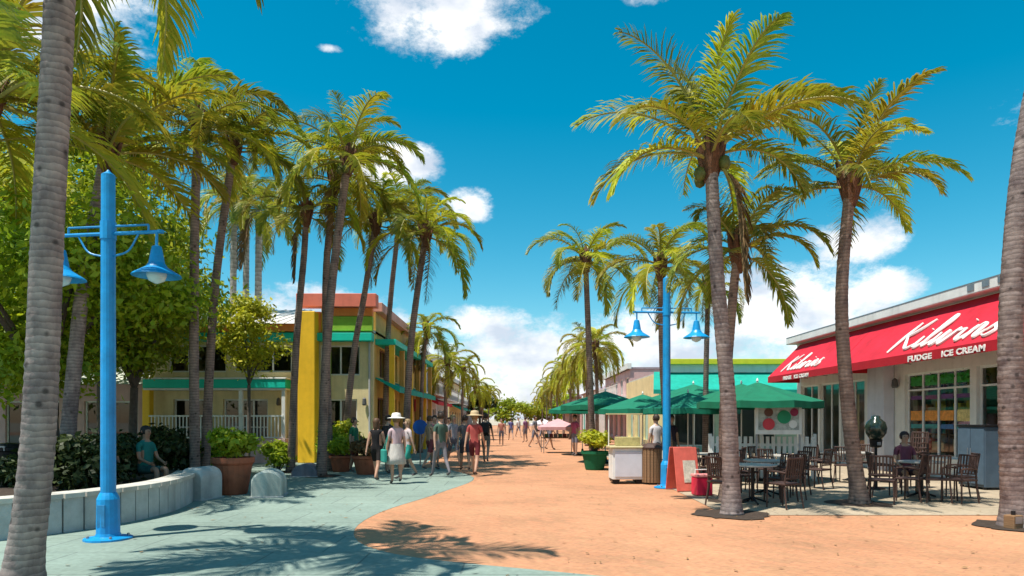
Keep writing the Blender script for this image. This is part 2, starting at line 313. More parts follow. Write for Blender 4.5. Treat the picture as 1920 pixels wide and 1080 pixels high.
left_pts = [(p.x, p.y) for p in edge] + [(-50, 60), (-50, -20), (6.5, -20)]
sheet('pavement', left_pts, .008, palec)
sheet('patio', [(3.55, 11.6), (26, 11.6), (26, 34), (3.9, 34)], .012, paver_mat('patio_paving', (.41, .33, .235), (.38, .31, .22), (.27, .22, .165), .9, .9, 0, .2, .012))

# ---------------------------------------------------------------- palm fronds
def frond_mesh(e0, L, seed, mtl, n=16, nl=62, llen=.66, droop=1.0, wid=.028):
    rnd = random.Random(seed); mb = MB(); pts = []; p = Vector((0, 0, 0)); e = e0; yaw = 0; ycurl = rnd.uniform(-.25, .25)
    for i in range(n + 1):
        pts.append(p.copy()); t = i / n
        p = p + Vector((math.cos(e) * math.cos(yaw), math.cos(e) * math.sin(yaw), math.sin(e))) * L / n
        e -= droop * (R(5) + R(9) * t) * (.45 + .75 * max(0, math.cos(e))); e = max(e, R(-86)); yaw += ycurl / n
    mb.tube(pts, [.03 * (1 - .85 * i / n) + .004 for i in range(n + 1)], 5, 1, cap=False)
    def P(t):
        f = min(t * n, n - 1e-4); i = int(f); return pts[i].lerp(pts[i + 1], f - i), (pts[i + 1] - pts[i]).normalized()
    for s in (-1, 1):
        for k in range(nl):
            t = .13 + .87 * (k + rnd.random() * .5) / nl; q, tg = P(min(t, .999))
            side = Vector((-tg.y, tg.x, 0)); side = (side.normalized() if side.length > .05 else Vector((0, 1, 0))) * s
            upv = tg.cross(side) * s; upv = upv if upv.z > 0 else -upv
            ang = R(68 - 42 * t + rnd.uniform(-13, 13)); ll = llen * (math.sin(math.pi * min(1, .12 + .86 * t) ** .8) ** .6 + .12) * rnd.uniform(.62, 1.12)
            d = (side * math.sin(ang) + tg * math.cos(ang) + upv * rnd.uniform(.05, .4)).normalized()
            a = q; w0 = wid * rnd.uniform(.8, 1.15); vs = []; segs = 3
            for j in range(segs + 1):
                tt = j / segs; wv = tg.cross(d); wv = tg * .8 + upv * .5 * s; wv = (wv - d * wv.dot(d)); wv = wv.normalized() if wv.length > .01 else Vector((0, 0, 1))
                ww = w0 * (1 - tt) ** .55 if j else w0 * .6
                vs += [a - wv * ww, a + wv * ww] if j < segs else [a]
                a = a + d * ll / segs; d = (d + Vector((0, 0, -.34 - .30 * tt))).normalized()
            mb.add(vs, [(0, 1, 3, 2), (2, 3, 5, 4), (4, 5, 6)], 0)
    return mb.mesh('frond', [mtl, rachis])
FR = {}
def frond(e0, kind, v, dr=.8):
    key = (round(math.degrees(e0) / 12), kind, v, dr)
    if key not in FR:
        FR[key] = frond_mesh(R(key[0] * 12), 2.7, hash(key[0] * 31 + v * 7) & 1023, {'g': leafF, 'y': leafG, 'x': leafX}[kind], droop=dr if kind != 'x' else 1.5)
    return FR[key]
def palm(label, path, r0, r1, L, nf=22, emin=-38, emax=80, seed=1, tm=None, name='coconut_palm', gold=.3, dead=2, group='coconut palms of the plaza', nuts=0, bend=0, boots=True, dr=.8):
    rnd = random.Random(seed); base = Vector(path[0]); root = thing(name, label, 'palm tree', base, 0, group); r0 *= .8; r1 *= .84
    P = smooth_path([Vector(p) - base for p in path], max(4, int(26 / len(path)))); tot = sum((P[i + 1] - P[i]).length for i in range(len(P) - 1))
    step = .04 if base.y < 14 else .12; pts = []; rs = []; s = 0; seglen = 0; i = 0; ring = 0
    n = int(tot / step)
    cum = [0]
    for k in range(len(P) - 1): cum.append(cum[-1] + (P[k + 1] - P[k]).length)
    ph = 0; jag = 1
    for k in range(n + 1):
        s = tot * k / n
        while i < len(P) - 2 and cum[i + 1] < s: i += 1
        pts.append(P[i].lerp(P[i + 1], (s - cum[i]) / max(1e-6, cum[i + 1] - cum[i])))
        t = s / tot; r = r0 + (r1 - r0) * t ** .8 + (r0 * .45) * math.exp(-s / .22)
        ph = k % 3; jag = rnd.choice((.2, .6, 1.3)) if ph == 0 else jag; r *= 1 + (.030, 0, -.016)[ph] * jag + rnd.uniform(-.012, .012); rs.append(r)
    MB().tube(pts, rs, 16 if base.y < 14 else 9).build('trunk', tm or trunkA, root, smooth=True)
    top = pts[-1]; ax = (pts[-1] - pts[-4]).normalized()
    if boots:
        b = MB(); b.lathe([(r1 * 1.0, -.45), (r1 * 1.5, -.15), (r1 * 1.7, .1), (r1 * 1.2, .35), (.02, .55)], top, 12)
        for k in range(12):
            a = k * 2.4; dv = Vector((math.cos(a), math.sin(a), 0)); b.tube([top + dv * r1 * .9 + Vector((0, 0, -.35 + .03 * k)), top + dv * r1 * 1.9 + Vector((0, 0, .0 + .03 * k)), top + dv * r1 * 2.5 + Vector((0, 0, .28 + .02 * k))], [.05, .045, .02], 6)
        b.build('crown_base', boot, root)
    else:
        MB().lathe([(r1, -1.0), (r1 * 1.25, -.7), (r1 * .9, .1), (.03, .3)], top, 12).build('crown_base', mat('crownshaft_green', (.16, .26, .05), .4, .1, 3), root, smooth=True)
    for k in range(nf):
        t = k / (nf - 1); e = R(emax - (emax - emin) * t ** .85 + rnd.uniform(-7, 7)); a = k * 2.39996 + seed + rnd.uniform(-.25, .25)
        kind = 'x' if k >= nf - dead else ('y' if rnd.random() < gold * (.4 + t) else 'g')
        if kind == 'x': e = R(rnd.uniform(-60, -40))
        o = link_obj('frond', frond(e, kind, k % 2, dr), root); o.location = top + Vector((math.cos(a) * r1 * .8, math.sin(a) * r1 * .8, .25 - .35 * t))
        sc = L / 2.7 * rnd.uniform(.88, 1.08) * (.75 if k < 2 else 1); o.scale = (sc, sc, sc)
        o.rotation_euler = (R(rnd.uniform(-12, 12)), 0, a)
    for k in range(nuts):
        a = rnd.uniform(0, 6.28); MB().lathe([(.01, -.13), (.08, -.09), (.11, 0), (.08, .09), (.01, .13)], top + Vector((math.cos(a) * r1 * 2.2, math.sin(a) * r1 * 2.2, -.1 - .3 * rnd.random())), 8).build('coconut', coco, root, smooth=True)
    return root
def pp(Y, uv, dY=0):
    b = gy(0) if 0 else None; out = []
    for i, (u, v) in enumerate(uv):
        if i == 0: v = HV + EYE * FPX / Y
        out.append(at(u, v, Y + dY * i / (len(uv) - 1)) if i else at(u, v, Y))
    return out
# near the camera and along the seat wall
palm('tall grey coconut palm trunk nearest the camera beside the blue street lamp', pp(6.7, [(40, 0), (72, 820), (90, 420), (112, 0), (108, -200), (70, -390)]),   .195, .15, 3.1, 18, -15, 78, 3, trunkA, gold=.35, dead=0, dr=.85)
palm('coconut palm with red fibrous crown base rising just behind the blue street lamp', pp(14.5, [(118, 0), (138, 700), (160, 500), (185, 370), (200, 285)]), .2, .15, 3.1, 19, 12, 84, 11, trunkA, gold=.3, dead=0, dr=.45)
palm('coconut palm at the frame edge half hidden by the nearest trunk', pp(12.5, [(-110, 0), (-90, 700), (-60, 400), (-20, 190)]), .2, .14, 3.4, 18, 0, 78, 5, trunkA, gold=.8, dead=0, dr=.55)
palm('slim brown palm trunk before the teal banded building, behind the concrete seats', pp(17, [(366, 0), (364, 640), (366, 400), (372, 240)]), .16, .12, 2.5, 17, 0, 75, 8, trunkB, gold=.5, dead=0, dr=.7)
palm('brown palm leaning away beside the terracotta pot', pp(18.5, [(384, 0), (396, 640), (410, 480), (438, 280)]), .16, .12, 2.5, 17, 0, 75, 21, trunkB, gold=.5, dead=0, dr=.7)
for i, (u, Y, v) in enumerate([(437, 30, 380), (461, 32, 350), (484, 29, 395)]):
    palm(['smooth pale royal palm, first of three before the white roof', 'smooth pale royal palm, middle one of three before the white roof', 'smooth pale royal palm, third of three nearest the yellow pillar'][i],
         pp(Y, [(u, 0), (u, 600), (u + 2, v)]), .2, .16, 2.6, 14, -30, 70, 40 + i, trunkC, 'royal_palm', .2, 1, 'royal palms before the white roof', boots=False)
palm('slender palm in front of the yellow pillar', pp(21, [(545, 0), (556, 640), (570, 480), (574, 400)]), .15, .11, 2.2, 15, -5, 72, 14, trunkB, gold=.5, dead=1, dr=.75)
palm('stout palm leaning outward beside the yellow pillar, taller of the crossing pair', pp(19.5, [(602, 0), (611, 680), (624, 520), (652, 300)]), .17, .13, 2.5, 19, 0, 78, 17, trunkB, gold=.5, dead=0, dr=.7, nuts=4)
palm('palm of the crossing pair whose trunk stands straighter', pp(21.5, [(618, 0), (612, 660), (612, 500), (628, 340)]), .16, .12, 2.3, 16, -5, 74, 19, trunkB, gold=.5, dead=1, dr=.75)
palm('leaning palm by the corner of the colourful building', pp(23, [(640, 0), (664, 660), (682, 560), (704, 420)]), .15, .11, 2.2, 16, -5, 76, 23, trunkB, gold=.6, dead=1, dr=.75)
palm('palm on the street side with drooping golden crown against open sky', pp(23, [(758, 0), (768, 680), (778, 580), (798, 440)]), .16, .12, 2.5, 20, -10, 76, 29, trunkB, gold=.6, dead=1, dr=.75)
palm('palm over the side awning of the colourful building', pp(27, [(720, 0), (728, 620), (742, 470), (752, 400)]), .15, .11, 2.5, 17, -5, 76, 31, trunkB, gold=.6, dead=1, dr=.75)
palm('small low palm beyond the side awning', pp(33, [(788, 0), (792, 700), (800, 620)]), .13, .1, 2.0, 16, -40, 70, 37, trunkB, gold=.5, dead=2)
# cafe side
palm('tall coconut palm by the café patio corner with widest crown', pp(11.7, [(1372, 0), (1366, 760), (1345, 520), (1332, 292)], .3), .185, .13, 2.55, 18, 4, 84, 53, trunkA, gold=.5, dead=1, nuts=5, dr=.55)
palm('shorter palm directly behind the patio corner palm', pp(13.6, [(1362, 0), (1358, 780), (1374, 560), (1384, 470)]), .14, .1, 1.9, 15, -10, 78, 57, trunkB, gold=.35, dead=0, dr=.7)
palm('coconut palm standing on the patio before the red awning', pp(13.2, [(1612, 0), (1590, 760), (1578, 560), (1594, 345)]), .185, .12, 2.15, 18, 4, 82, 61, trunkB, gold=.35, dead=0, dr=.5)
palm('thick palm trunk at the shop end cut by the frame edge', pp(10.4, [(1905, 0), (1896, 760), (1897, 560), (1922, 280), (1985, 0), (2120, -330)]), .235, .15, 2.3, 16, 0, 80, 67, trunkA, gold=.35, dead=0)
palm('slender palm right behind the distant blue lamp post', pp(20, [(1262, 0), (1244, 720), (1238, 500)]), .13, .1, 2.1, 20, -20, 76, 71, trunkB, gold=.5, dead=0, dr=.7)
palm('palm above the green planter pot', pp(23.5, [(1112, 0), (1106, 700), (1098, 490)]), .15, .11, 2.3, 18, -15, 76, 73, trunkB, gold=.42, dead=0, dr=.7)
palm('thin palm trunk among the green umbrellas', pp(24, [(1322, 0), (1324, 700), (1328, 540)]), .14, .1, 1.7, 12, -20, 60, 79, trunkB, gold=.4, dead=1)
k = 0
for sx, Ys in ((1, (36, 41, 47, 54, 62, 72, 84, 98, 115)), (-1, (40, 52, 66, 82, 100))):
    for Y in Ys:
        k += 1; zt = (5.0 if sx > 0 else 4.5) + (k % 3) * .4
        nth = ('first', 'second', 'third', 'fourth', 'fifth', 'sixth', 'seventh', 'eighth', 'ninth')[Ys.index(Y)]
        palm(f'{nth} palm from the plaza in the row on the ' + ('café' if sx > 0 else 'colourful building') + ' side',
             [(sx * 4.2, Y, 0), (sx * 4.2, Y, zt * .6), (sx * 4.1, Y, zt)], .14, .1, 2.3, 20, -35, 75, 90 + k, trunkB, gold=1.2, dead=1, group='far palms in rows down the street')

# ---------------------------------------------------------------- broadleaf trees and shrubs
def leaves(mb_pts, n, size, rs, clumps, spread):
    """many single leaves around clump centres -> vertex and face arrays"""
    rng = np.random.default_rng(rs); C = np.array(clumps); ci = rng.integers(0, len(C), n)
    d = rng.normal(size=(n, 3)); d /= np.linalg.norm(d, axis=1)[:, None]; r = spread * rng.random(n) ** .45 * rng.choice([1, 1, 1, 1.45], n)
    p = C[ci, :3] + d * (r * C[ci, 3])[:, None] * np.array([1, 1, .8])
    nn = d * .7 + rng.normal(size=(n, 3)) * .55 + np.array([0, 0, .45]); nn /= np.linalg.norm(nn, axis=1)[:, None]
    a = np.cross(nn, rng.normal(size=(n, 3))); a /= np.linalg.norm(a, axis=1)[:, None]; b = np.cross(nn, a)
    s = size * rng.uniform(.4, 1.45, n)[:, None]
    V = np.stack([p - a * s, p + b * s * .5 - nn * s * .12, p + a * s, p - b * s * .5 - nn * s * .12], 1).reshape(-1, 3)
    return V
def leaf_mesh(name, V, mtl):
    n = len(V) // 4; me = bpy.data.meshes.new(name); me.vertices.add(len(V)); me.vertices.foreach_set('co', V.astype(np.float32).ravel())
    me.loops.add(len(V)); me.loops.foreach_set('vertex_index', np.arange(len(V), dtype=np.int32)); me.polygons.add(n)
    me.polygons.foreach_set('loop_start', np.arange(0, len(V), 4, dtype=np.int32)); me.polygons.foreach_set('loop_total', np.full(n, 4, dtype=np.int32))
    me.materials.append(mtl); me.update(); me.validate(); return me
def tree(label, base, ht, cr, ch, seed, lm, nl=9000, size=.1, clumps=26, tr=.13, fork=.35, group=None, name='broadleaf_tree', offs=(0, 0), cs=.33):
    rnd = random.Random(seed); root = thing(name, label, 'tree', base, 0, group); t = MB(); cl = []
    fz = ht * fork; mid = Vector((rnd.uniform(-.1, .1), 0, fz))
    t.tube(smooth_path([(0, 0, -.05), (rnd.uniform(-.05, .05), 0, fz * .5), mid], 5), [tr * (1.35 if i == 0 else 1.0 - .012 * i) for i in range(11)], 9)
    c0 = Vector((offs[0], offs[1], ht - ch))
    for i in range(clumps):
        a = i * 2.4; rr = math.sqrt((i + .5) / clumps); zz = rnd.uniform(-1, 1)
        w = math.sqrt(max(.05, 1 - zz * zz)); c = c0 + Vector((math.cos(a) * rr * cr * w, math.sin(a) * rr * cr * w, zz * ch * .85))
        cl.append((*c, cr * cs * rnd.uniform(.6, 1.3)))
        if i % 3 == 0:
            e = Vector(c); t.tube(smooth_path([mid, mid.lerp(e, .45) + Vector((0, 0, .12 * ht * rnd.random())), e], 4), [tr * .6 * (1 - .1 * j) for j in range(9)], 6)
    t.build('trunk', bark, root, smooth=True)
    link_obj('crown', leaf_mesh('crown', leaves(None, nl, size, seed, cl, 1.0), lm), root)
    return root
tree('big leafy tree behind the seat wall, behind the nearest palm trunk', (-10.6, 15.5, 0), 6.3, 3.0, 1.8, 1, leafA, 24000, .09, 40, .17)
tree('leafy forked tree behind the blue street lamp', (-10.3, 18.2, 0), 6.2, 2.0, 1.65, 2, leafA, 17000, .08, 34, .11, .4)
tree('yellow leafed tree filling the far edge of the plaza', (-14.6, 18.5, 0), 8.6, 3.6, 2.9, 3, leafY, 24000, .1, 44, .18)
tree('tall spreading green tree rising over the plaza trees', (-14.2, 23.5, 0), 11.6, 3.6, 4.0, 4, leafA, 24000, .115, 50, .22)
tree('small yellowish tree against the teal banded balcony', (-8.75, 22.2, 0), 5.5, 1.05, 1.1, 5, leafY, 6000, .07, 26, .06, .5, cs=.45)
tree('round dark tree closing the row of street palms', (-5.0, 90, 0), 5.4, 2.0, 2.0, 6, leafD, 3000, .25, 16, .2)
for i, (X, Y, h, r) in enumerate([(-30, 150, 7, 6), (-20, 160, 6, 6), (-11, 150, 6.5, 5), (-3, 165, 6, 5), (5, 155, 6, 5), (13, 160, 7, 5), (22, 150, 7, 6), (32, 160, 8, 6), (-44, 140, 9, 7), (45, 140, 9, 7)]):
    tree('distant green tree closing the street, ' + ['behind the farthest pale house', 'beyond the farthest pale house', 'by the round dark tree', 'just off the street axis', 'over the street end', 'beside the farthest café side palm', 'behind the farthest pink house', 'rising over the pink houses', 'at the outer end of the pale houses', 'at the outer end of the pink houses'][i],
         (X, Y, 0), h, r, h * .38, 30 + i, leafA, 2600, .42, 14, .25, group='trees closing the street')
for i, (X, Y, h, r, lb) in enumerate([(-21, 24, 9, 4.5, 'broad tree beyond the seat wall over the low pink house'), (-17.5, 30, 8.5, 3.5, 'tree standing behind the low pink house roof')]):
    tree(lb, (X, Y, 0), h, r, h * .4, 50 + i, leafA, 9000, .16, 26, .2)
def shrub(label, loc, r, h, seed, lm, n=2500, size=.07, name='shrub', group='shrubs behind the seat wall', z0=0.0):
    rnd = random.Random(seed); root = thing(name, label, 'shrub', loc, 0, group); t = MB(); cl = []
    for i in range(12):
        a = i * 2.4; rr = r * .75 * math.sqrt(i / 12); c = (math.cos(a) * rr, math.sin(a) * rr, z0 + h * (.35 + .5 * rnd.random() * (1 - .4 * rr / r))); cl.append((*c, r * .42))
        t.tube([(c[0] * .15, c[1] * .15, z0 - .02), (c[0] * .6, c[1] * .6, z0 + (c[2] - z0) * .6), c], [.018, .013, .006], 5)
    t.build('stem', bark, root); link_obj('foliage', leaf_mesh('foliage', leaves(None, n, size, seed, cl, 1.0), lm), root); return root
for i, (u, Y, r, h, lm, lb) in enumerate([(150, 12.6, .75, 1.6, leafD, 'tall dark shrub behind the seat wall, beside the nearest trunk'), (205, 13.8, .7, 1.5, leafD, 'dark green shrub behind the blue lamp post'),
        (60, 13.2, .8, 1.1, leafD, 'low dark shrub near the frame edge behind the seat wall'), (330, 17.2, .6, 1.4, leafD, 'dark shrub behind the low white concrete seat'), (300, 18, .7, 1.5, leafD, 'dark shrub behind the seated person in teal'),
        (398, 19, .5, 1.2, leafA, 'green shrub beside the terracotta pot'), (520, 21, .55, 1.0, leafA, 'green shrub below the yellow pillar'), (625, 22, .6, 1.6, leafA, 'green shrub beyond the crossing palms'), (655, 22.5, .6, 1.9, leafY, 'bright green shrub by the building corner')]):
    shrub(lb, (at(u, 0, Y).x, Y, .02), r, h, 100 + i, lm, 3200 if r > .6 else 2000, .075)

# ---------------------------------------------------------------- planters, seat wall, rounded concrete seats
wallpts = smooth_path([(-8.6, 8.3, 0), (-7.4, 9.0, 0), (-6.55, 10.15, 0), (-6.25, 11.6, 0), (-6.45, 13.0, 0), (-6.9, 14.3, 0)], 5)
sw = thing('seat_wall', 'low curved grey concrete seat wall around the planting bed', 'seat wall', (0, 0, 0))
mb = MB(); cp = MB()
def ribbon(mb, pts, w, z0, z1):
    n = len(pts); vs = []
    for i, p in enumerate(pts):
        t = (pts[min(i + 1, n - 1)] - pts[max(i - 1, 0)]).normalized(); s = Vector((-t.y, t.x, 0)) * w / 2
        for q in (p - s, p + s):
            for zz in (z0, z1): vs.append((q.x, q.y, zz))
    fs = []
    for i in range(n - 1):
        a = i * 4; b = a + 4; fs += [(a, b, b + 1, a + 1), (a + 2, a + 3, b + 3, b + 2), (a + 1, b + 1, b + 3, a + 3), (a, a + 2, b + 2, b)]
    fs += [(0, 1, 3, 2), (n * 4 - 4, n * 4 - 2, n * 4 - 1, n * 4 - 3)]; mb.add(vs, fs)
for i in range(0, len(wallpts) - 1):                              # cast blocks with open joints between
    a, b = wallpts[i], wallpts[i + 1]; d = (b - a).normalized() * .006
    m_ = MB(); ribbon(m_, [a + d, b - d], .34, 0, .50); m_.build('block', conc, sw)
    m_ = MB(); ribbon(m_, [a + d * .7, b - d * .7], .42, .502, .57); m_.build('coping_stone', mat('coping', (.58, .55, .48), .8, .1, 3, .2, 50, dirt=.25, objrand=.12), sw)
bed = smooth_path([(-8.6, 8.4, 0), (-7.55, 9.1, 0), (-6.75, 10.2, 0), (-6.45, 11.6, 0), (-6.65, 13.0, 0), (-7.1, 14.2, 0)], 4)
bz = MB(); top = [(p.x, p.y, .38) for p in bed] + [(-8.4, 17, .38), (-16, 20, .38), (-18, 10, .38)]; bot = [(a, b, .0) for a, b, c in top]; nn = len(top)
bz.add(top + bot, [tuple(range(nn))] + [(i, i + nn, (i + 1) % nn + nn, (i + 1) % nn) for i in range(nn)]); tag(bz.build('planting_bed', soil), kind='structure')
def rounded_seat(label, u, v, w, h, d, m, rz=0):
    Y = gy(v); root = thing('concrete_seat', label, 'concrete seat', (at(u, 0, Y).x, Y, .008), rz, 'rounded concrete seats on the plaza')
    mb = MB(); n = 14; prof = [(-w / 2, 0)] + [(-w / 2 * math.cos(math.pi * i / n), h - w / 2 * .8 + math.sin(math.pi * i / n) * w / 2 * .8) for i in range(n + 1)] + [(w / 2, 0)]
    k = len(prof)
    for yy, s in ((-d / 2, 1), (-d / 2 + .03, 1), (d / 2 - .03, 1), (d / 2, 1)):
        sc = .93 if abs(yy) > d / 2 - .01 else 1; mb.v += [(a * sc, yy, b * (sc if b > 0 else 1)) for a, b in prof]
    for r in range(3):
        for i in range(k): mb.f.append((r * k + i, r * k + (i + 1) % k, (r + 1) * k + (i + 1) % k, (r + 1) * k + i)); mb.m.append(0)
    mb.f += [tuple(range(k))[::-1], tuple(range(3 * k, 4 * k))]; mb.m += [0, 0]
    mb.build('seat_block', m, root, smooth=False); MB().box((0, -.0, .0), (w * 1.08, d * 1.08, .05), bev=.01).build('plinth', mat('plinth_conc', (.4, .41, .4), .9, .1, 4), root); return root
rounded_seat('low white rounded concrete seat between lamp and terracotta pot', 326, 938, .58, .46, .8, mat('white_conc', (.66, .65, .62), .8, .1, 3, .25, 50, dirt=.25), R(-15))
rounded_seat('tall arched grey concrete seat beside the terracotta pot', 377, 936, .52, .66, .7, conc, R(-10))
rounded_seat('pale rounded concrete seat on the far side of the terracotta pot', 505, 930, .62, .56, .8, mat('mint_conc', (.46, .52, .47), .8, .12, 3, .3, 50, dirt=.3), R(12))
rounded_seat('small dark grey rounded seat before the crossing palms', 575, 893, .7, .36, .8, mat('dark_conc', (.22, .22, .26), .8, .12, 3, .3, 50, dirt=.3), R(5))
def pot(label, loc, r, h, m, name='planter_pot', group='planter pots'):
    root = thing(name, label, 'planter', loc, 0, group)
    MB().lathe([(r * .68, 0), (r * .72, .03), (r * .95, h * .8), (r, h * .82), (r * 1.06, h * .86), (r * 1.06, h), (r * .94, h), (r * .9, h * .86)], (0, 0, 0), 22).build('bowl', m, root, smooth=False)
    MB().lathe([(r * .9, h * .9), (.01, h * .93)], (0, 0, 0), 16).build('soil', soil, root); return root
def potted(label_pot, label_plant, u, Y, r, h, m, ph, lm, seed, n=1800):
    X = at(u, 0, Y).x; pot(label_pot, (X, Y, .01), r, h, m); shrub(label_plant, (X, Y, .01), r * 1.25, ph, seed, lm, n, .075, 'potted_plant', 'plants in the pots', h * .93)
potted('large terracotta pot between the rounded concrete seats', 'leafy plant growing in the large terracotta pot', 437, 14.9, .42, .80, terra, .75, leafA, 201, 2600)
potted('low terracotta pot beside the person in green', 'reddish foliage plant in the low terracotta pot', 688, 20.2, .42, .55, terra, .5, leafX, 202)
potted('round green pot beneath the café side palm', 'green leafy plant in the round green pot', 1115, 22.0, .42, .60, gcanvas, .75, leafY, 203)
potted('terracotta pot in front of the shrub by the building corner', 'green plant in the pot by the building corner', 640, 21.2, .36, .5, terra, .7, leafA, 204)

# ---------------------------------------------------------------- blue street lamps
def lamp_post():
    root = thing('street_lamp', 'x', 'street lamp', (0, 0, 0), 0, 'blue street lamps')
    MB().lathe([(.3, 0), (.3, .025), (.16, .05), (.145, .09), (.14, .55), (.12, .6), (.1, .64)], (0, 0, .0), 16).build('base', blue, root)
    for k in range(4):
        a = k * math.pi / 2 + .78; MB().lathe([(.02, .025), (.02, .06), (.008, .065)], (math.cos(a) * .24, math.sin(a) * .24, 0), 6).build('bolt', steel, root)
    MB().lathe([(.095, .6), (.092, 2.6), (.086, 4.9), (.085, 4.92), (.085, 4.96), (.03, 5.0), (.01, 5.03)], (0, 0, 0), 16).build('pole', blue, root, smooth=False)
    MB().box((.0, -.136, .33), (.12, .012, .3), bev=.004).build('access_plate', mat('worn_blue', (.03, .22, .45), .6, .15, 9), root)
    a = MB(); a.tube([(-.78, 0, 4.16), (.78, 0, 4.16)], .025, 8); a.tube([(-.6, 0, 4.26), (.6, 0, 4.26)], .014, 6)
    for s in (-1, 1):
        a.tube(smooth_path([(s * .07, 0, 3.85), (s * .3, 0, 3.92), (s * .45, 0, 4.14)], 5), .013, 6); a.tube([(s * .6, 0, 4.26), (s * .6, 0, 4.16)], .014, 6)
        a.lathe([(.04, -.02), (.04, .02)], (s * .78, 0, 4.16), 8)
    a.lathe([(.1, 4.08), (.1, 4.32)], (0, 0, 0), 12); a.build('cross_arm', blue, root)
    for s in (-1, 1):
        l = MB(); l.lathe([(.018, 4.16), (.018, 3.98), (.06, 3.96), (.08, 3.86), (.10, 3.74), (.14, 3.68), (.30, 3.58), (.31, 3.56), (.29, 3.56), (.12, 3.66)], (s * .72, 0, 0), 20, cap=False)
        o = l.build('lamp_shade', blue, root, smooth=False)
        MB().lathe([(.02, 3.70), (.11, 3.64), (.13, 3.58), (.10, 3.50), (.02, 3.46)], (s * .72, 0, 0), 14).build('globe', mat('lamp_glass', (.5, .7, .75), .15, .05, 3, spec=.6), o, smooth=True)
    return root
lp = lamp_post(); base = at(203, HV + EYE * FPX / 9.3, 9.3)
place(lp, (base.x, base.y, .008), R(-8), 'blue twin headed street lamp standing nearest the camera by the seat wall', True)
place(lp, (at(1250, 0, 16.2).x, 16.2, .012), R(4), 'distant blue twin headed street lamp beside the green umbrellas', False)

# ---------------------------------------------------------------- colourful building
B = thing('colourful_building', 'two storey cream building with yellow pillar, teal bands and coral parapet', 'building', (-13.8, 26, 0))
WF, WS = 8.3, 12.5                                                    # front width, side length
fh = [(.7, .25, 2.2, 2.4), (2.6, .25, 4.3, 2.4), (6.4, .1, 7.7, 2.4), (.5, 3.42, 2.7, 4.45), (3.0, 3.42, 5.2, 4.45), (6.3, 3.3, 7.8, 4.45)]
wall_mesh(WF, 4.9, .25, fh).build('wall', cream, B)
side_h = [(1 + i * 2.3, 3.3, 2.7 + i * 2.3, 4.45) for i in range(5)] + [(.6 + i * 2.4, .25, 2.5 + i * 2.4, 2.5) for i in range(5)]
sw_ = wall_mesh(WS, 4.9, .25, side_h).build('wall', mat('amber_stucco', (.78, .50, .14), .8, .1, 1.5, .2, 60, dirt=.2), B)
SXF = face_xf(WF, .252, R(90)); sw_.matrix_local = SXF
bk = MB(); bk.box((-.1, WS / 2, 2.45), (.2, WS, 4.9)); bk.box((WF / 2, WS, 2.45), (WF - .6, .2, 4.88)); bk.build('wall', cream, B)
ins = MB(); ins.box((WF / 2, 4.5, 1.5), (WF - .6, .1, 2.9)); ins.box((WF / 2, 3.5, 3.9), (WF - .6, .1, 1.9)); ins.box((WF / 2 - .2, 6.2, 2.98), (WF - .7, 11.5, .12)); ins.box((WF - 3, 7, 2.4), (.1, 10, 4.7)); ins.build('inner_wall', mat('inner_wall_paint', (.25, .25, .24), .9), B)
for q in fh: place_window(B, *q, white, glass_d, 3 if q[2] - q[0] > 1.6 else 2, 1 if q[1] > 3 else 2, .14)
for q in side_h: place_window(B, *q, mat('brown_frame', (.20, .09, .04), .6), glass_d, 2, 1 if q[1] > 3 else 2, .14, xf=SXF)
def bar(name, c, d, m, p, bev=.015): return MB().box(c, d, bev=bev).build(name, m, p)
bar('balcony_band', (2.55, -.35, 2.95), (5.3, .7, .32), teal, B); bar('balcony_trim', (2.55, -.36, 3.145), (5.35, .74, .06), white, B); bar('balcony_trim', (2.55, -.34, 2.75), (5.3, .66, .07), white, B)
bar('fascia_band', (3.3, -.25, 4.72), (4.7, .5, .30), teal, B); bar('fascia_band', (7.0, -.22, 4.72), (2.7, .44, .30), teal, B)
bar('fascia_band', (2.75, -.3, 5.04), (5.5, .6, .26), orange, B)
bar('parapet_panel', (6.1, -.12, 5.3), (.55, .24, .78), orange, B); bar('parapet_panel', (7.5, -.12, 5.24), (1.65, .24, .55), lime, B); bar('parapet_panel', (7.5, -.12, 5.68), (1.65, .24, .3), orange, B); bar('parapet_panel', (6.53, -.1, 5.4), (.28, .2, .9), yellow, B)
bar('coral_cornice', (7.0, -.16, 6.1), (3.0, .5, .5), coral, B)
pr = MB(); pr.box((WF - .12, 6.5, 5.35), (.24, 12.0, .88)); pr.build('parapet_panel', mat('ochre_paint', (.6, .38, .08), .6, .1, 2, dirt=.2), B); bar('coral_cornice', (WF + .03, 6.5, 5.98), (.45, 12.0, .36), mat('salmon_paint', (.72, .36, .28), .6, .1, 2, dirt=.2), B)
rf = MB().add([(-.6, -.7, 5.18), (5.6, -.7, 5.18), (5.6, 12, 5.18), (-.6, 12, 5.18), (1.6, 4.5, 6.5), (4.6, 4.5, 6.5), (4.6, 8, 6.5), (1.6, 8, 6.5)], [(0, 1, 5, 4), (1, 2, 6, 5), (2, 3, 7, 6), (3, 0, 4, 7), (4, 5, 6, 7), (3, 2, 1, 0)]).build('roof', mat('white_metal_roof', (.68, .66, .62), .5, .08, 2, dirt=.2), B)
for i in range(14): MB().tube([(-.3 + i * .42, -.69, 5.2), (min(4.6, max(1.6, -.3 + i * .42)), 4.5, 6.52)], .02, 4).build('roof_seam', white, rf)
MB().box((7, 6, 5.0), (2.6, 12, .1)).build('flat_roof', greyw, B)
MB().box((5.98, -.45, 2.82), (.64, .55, 5.64), bev=.03).build('pillar', yellow, B)
bar('pillar', (-.05, -.4, 1.6), (.28, .3, 3.2), yellow, B)
for i, xx in enumerate((1.75, 3.5, 5.1)): bar('pillar', (xx, -.55, 1.36), (.14, .14, 2.7), white, B)
